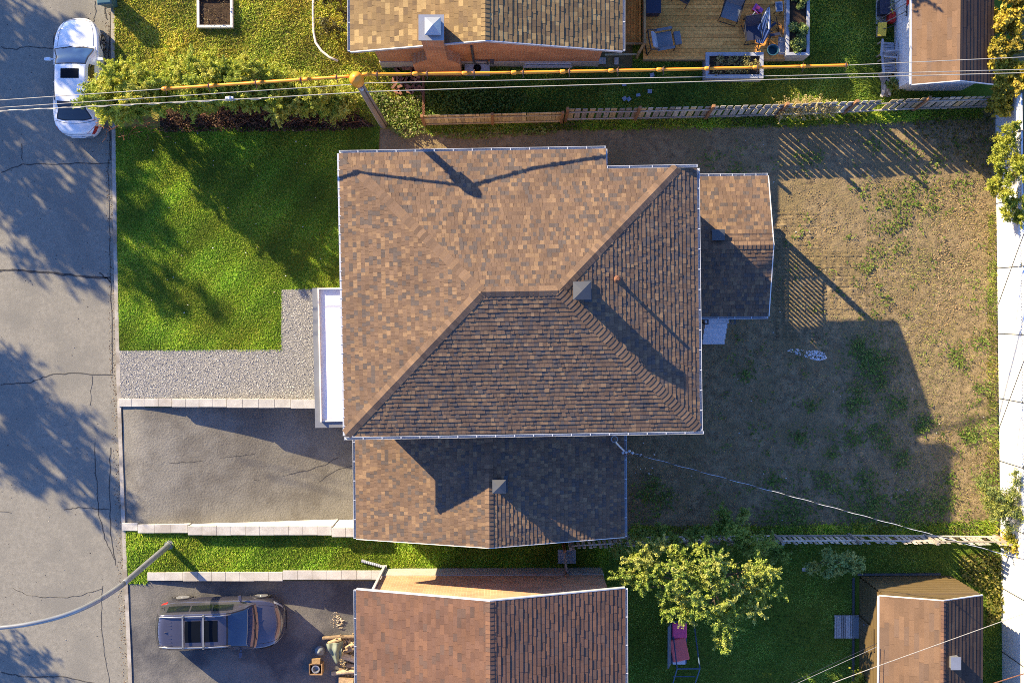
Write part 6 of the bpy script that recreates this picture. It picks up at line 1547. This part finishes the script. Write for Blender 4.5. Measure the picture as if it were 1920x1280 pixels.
mb = MB(); mb.tube([Vector((P(1264,0).x, P(0,1230,0).y, 1.5)), Vector((P(1306,0).x, P(0,1230,0).y, 1.5))], .025, 8); mb.build('crossbar', M['blue'], t); mb = MB(); mb.tube([Vector((P(1264,0).x, P(0,1262,0).y, .35)), Vector((P(1306,0).x, P(0,1262,0).y, .35))], .02, 8); mb.build('crossbar', M['blue'], t)
t = thing('slatted_platform', 'grey slatted wooden platform at the door of the brown shed', 'pallet', P(1589,1174,0)); mb = MB(); A, B = P(1565,1196,.14), P(1612,1153,.14); n = 11; w_ = (B.x-A.x)/n
for k in range(n): mb.box(A.x+k*w_, A.x+k*w_+w_*.80, A.y, B.y, .11, .14, 0, rc([(.42,.41,.40),(.35,.34,.33),(.48,.46,.44)]))
mb.build('slats', M['wood'], t); mb = MB()
for yy2 in (A.y+.05, (A.y+B.y)/2, B.y-.05): mb.box(A.x, B.x-.02, yy2-.04, yy2+.04, -.0, .108, 0, (.3,.28,.25))
mb.build('bearers', M['wood'], t)
t = thing('plank', 'short grey plank on the grass below the sapling', 'plank', P(1520,1066,0)); mb = MB(); mb.beam(P(1504,1067,.06), P(1535,1066,.06), .13, .04, Z, 0, (.4,.38,.35)); mb.build('board', M['wood'], t)
t = thing('scrap_heap', 'rusty scrap and dry stalks against the wall of the brown shed', 'scrap heap', P(1628,1230,0)); mb = MB()
for k in range(30): p = P(random.uniform(1622,1645), random.uniform(1205,1275), 0); mb.tube([p, p+Vector((random.uniform(-.2,.2), random.uniform(-.3,.3), random.uniform(.2,.7)))], random.uniform(.01,.03), 5)
mb.build('scrap', M['rust'], t)
# ---- heap of junk on the lower driveway
def zz(px): return DRV2(px)+.02
LOGC = [(.38,.28,.17),(.30,.22,.14),(.46,.36,.24),(.24,.18,.12)]
for i, (xa, ya, xb, yb, r, lb) in enumerate([(604,1196,668,1193,.075,'pale log lying along the top of the junk heap'),(616,1206,640,1198,.09,'thick split log just under the top one in the junk heap'),(648,1213,672,1206,.07,'short log touching the gutter side of the junk heap'),
        (640,1228,672,1240,.12,'fat pale log in the middle of the junk heap'),(645,1222,668,1214,.08,'stubby log between the tarp and the house'),(622,1262,672,1258,.085,'long peeled log below the grey tarp'),(636,1254,665,1264,.06,'thin crooked log crossing the lower part of the heap'),(650,1246,676,1254,.09,'log pressed under the eave low in the heap')]):
    a, b = P(xa, ya, zz(xa)+r), P(xb, yb, zz(xb)+r+.08*(i % 3)); t = thing('log', lb, 'log', a, group='logs in the junk heap'); mb = MB(); m_ = a.lerp(b, .5)+Vector((.02,.03,.02)); c = rc(LOGC)
    mb.tube([a, m_, b], [r, r*1.08, r*.9], 10, 0, c); mb.build('trunk', M['wood'], t)
    mb = MB(); mb.tube([m_, m_+Vector((.05,.14,.08))], [r*.4, r*.3], 6, 0, c); mb.build('stub', M['wood'], t)
t = thing('tarpaulin', 'crumpled grey-green tarpaulin draped over the junk heap', 'tarpaulin', P(622,1232,zz(622))); mb = MB()
cT = [P(608,1212,0), P(640,1208,0), P(637,1236,0), P(626,1254,0)]
def tarp(u, v):
    a = cT[0].lerp(cT[1], u); b = cT[3].lerp(cT[2], u); p = a.lerp(b, v); return (p.x, p.y, zz(622)+.28+.16*math.sin(u*3.1)+.07*math.sin(u*11+v*5)+.06*math.sin(v*9-u*4)-.2*max(0, v-.7)/.3*.8)
mb.grid(tarp, [i/16 for i in range(17)], [i/16 for i in range(17)]); mb.build('sheet', M['tarp'], t, smooth=True, solid=.012)
t = thing('sack', 'small blue-grey plastic sack at the left of the tarpaulin', 'sack', P(601,1217,zz(601))); c = P(601,1217,zz(601)); mb = MB(); mb.lathe(c, [(.12,0),(.19,.07),(.20,.18),(.13,.29),(.05,.33),(.07,.38)], 14); mb.build('bag', M['slate'], t, smooth=True)
t = thing('wooden_box', 'brown wooden box holding a round pot, left of the junk heap', 'box', P(592,1250,zz(592))); z0 = zz(592); mb = MB(); A, B = P(579,1265,z0+.4), P(604,1244,z0+.4)
for q in ((A.x,B.x,A.y,A.y+.04),(A.x,B.x,B.y-.04,B.y),(A.x,A.x+.04,A.y+.041,B.y-.041),(B.x-.04,B.x,A.y+.041,B.y-.041)): mb.box(*q, z0, z0+.4, 0, (.30,.19,.10))
mb.box(A.x+.041, B.x-.041, A.y+.041, B.y-.041, z0+.01, z0+.05, 0, (.10,.07,.05)); mb.build('sides', M['wood'], t)
mb = MB(); mb.box(A.x+.12, B.x-.08, B.y+.002, B.y+.2, z0+.28, z0+.42, 0, (.32,.21,.10)); mb.build('shelf', M['wood'], t)
c = Vector(((A.x+B.x)/2, (A.y+B.y)/2, z0+.051)); mb = MB(); mb.lathe(c, [(.10,0),(.15,.2),(.16,.32),(.12,.32),(.08,.1)], 18); t2 = thing('pot', 'round grey pot standing inside the brown wooden box', 'pot', c); mb.build('shell', M['gmetal'], t2)
t = thing('cardboard_box', 'flattened brown box at the lower right of the junk heap', 'box', P(655,1275,zz(655))); mb = MB(); c = P(648,1278,zz(650)); mb.hexa([c+Vector((-.3,-.2,0)), c+Vector((.3,-.25,0)), c+Vector((.35,.2,0)), c+Vector((-.25,.25,0))], [c+Vector((-.3,-.2,.2)), c+Vector((.3,-.25,.32)), c+Vector((.35,.2,.25)), c+Vector((-.25,.25,.2))], 0, (.36,.25,.15)); mb.build('carton', M['wood'], t)
o = stones('rubble_patch', [(604,1165),(625,1156),(640,1170),(638,1188),(612,1186)], 260, .05, [(.42,.34,.24),(.34,.27,.19),(.5,.44,.36)], DRV2(620)+.012); o['kind'] = 'stuff'
o = stones('heap_debris', [(625,1205),(676,1195),(676,1290),(600,1290),(600,1270),(630,1250)], 200, .08, [(.34,.26,.16),(.22,.17,.11),(.44,.36,.24)], DRV2(640)+.012); o['kind'] = 'stuff'
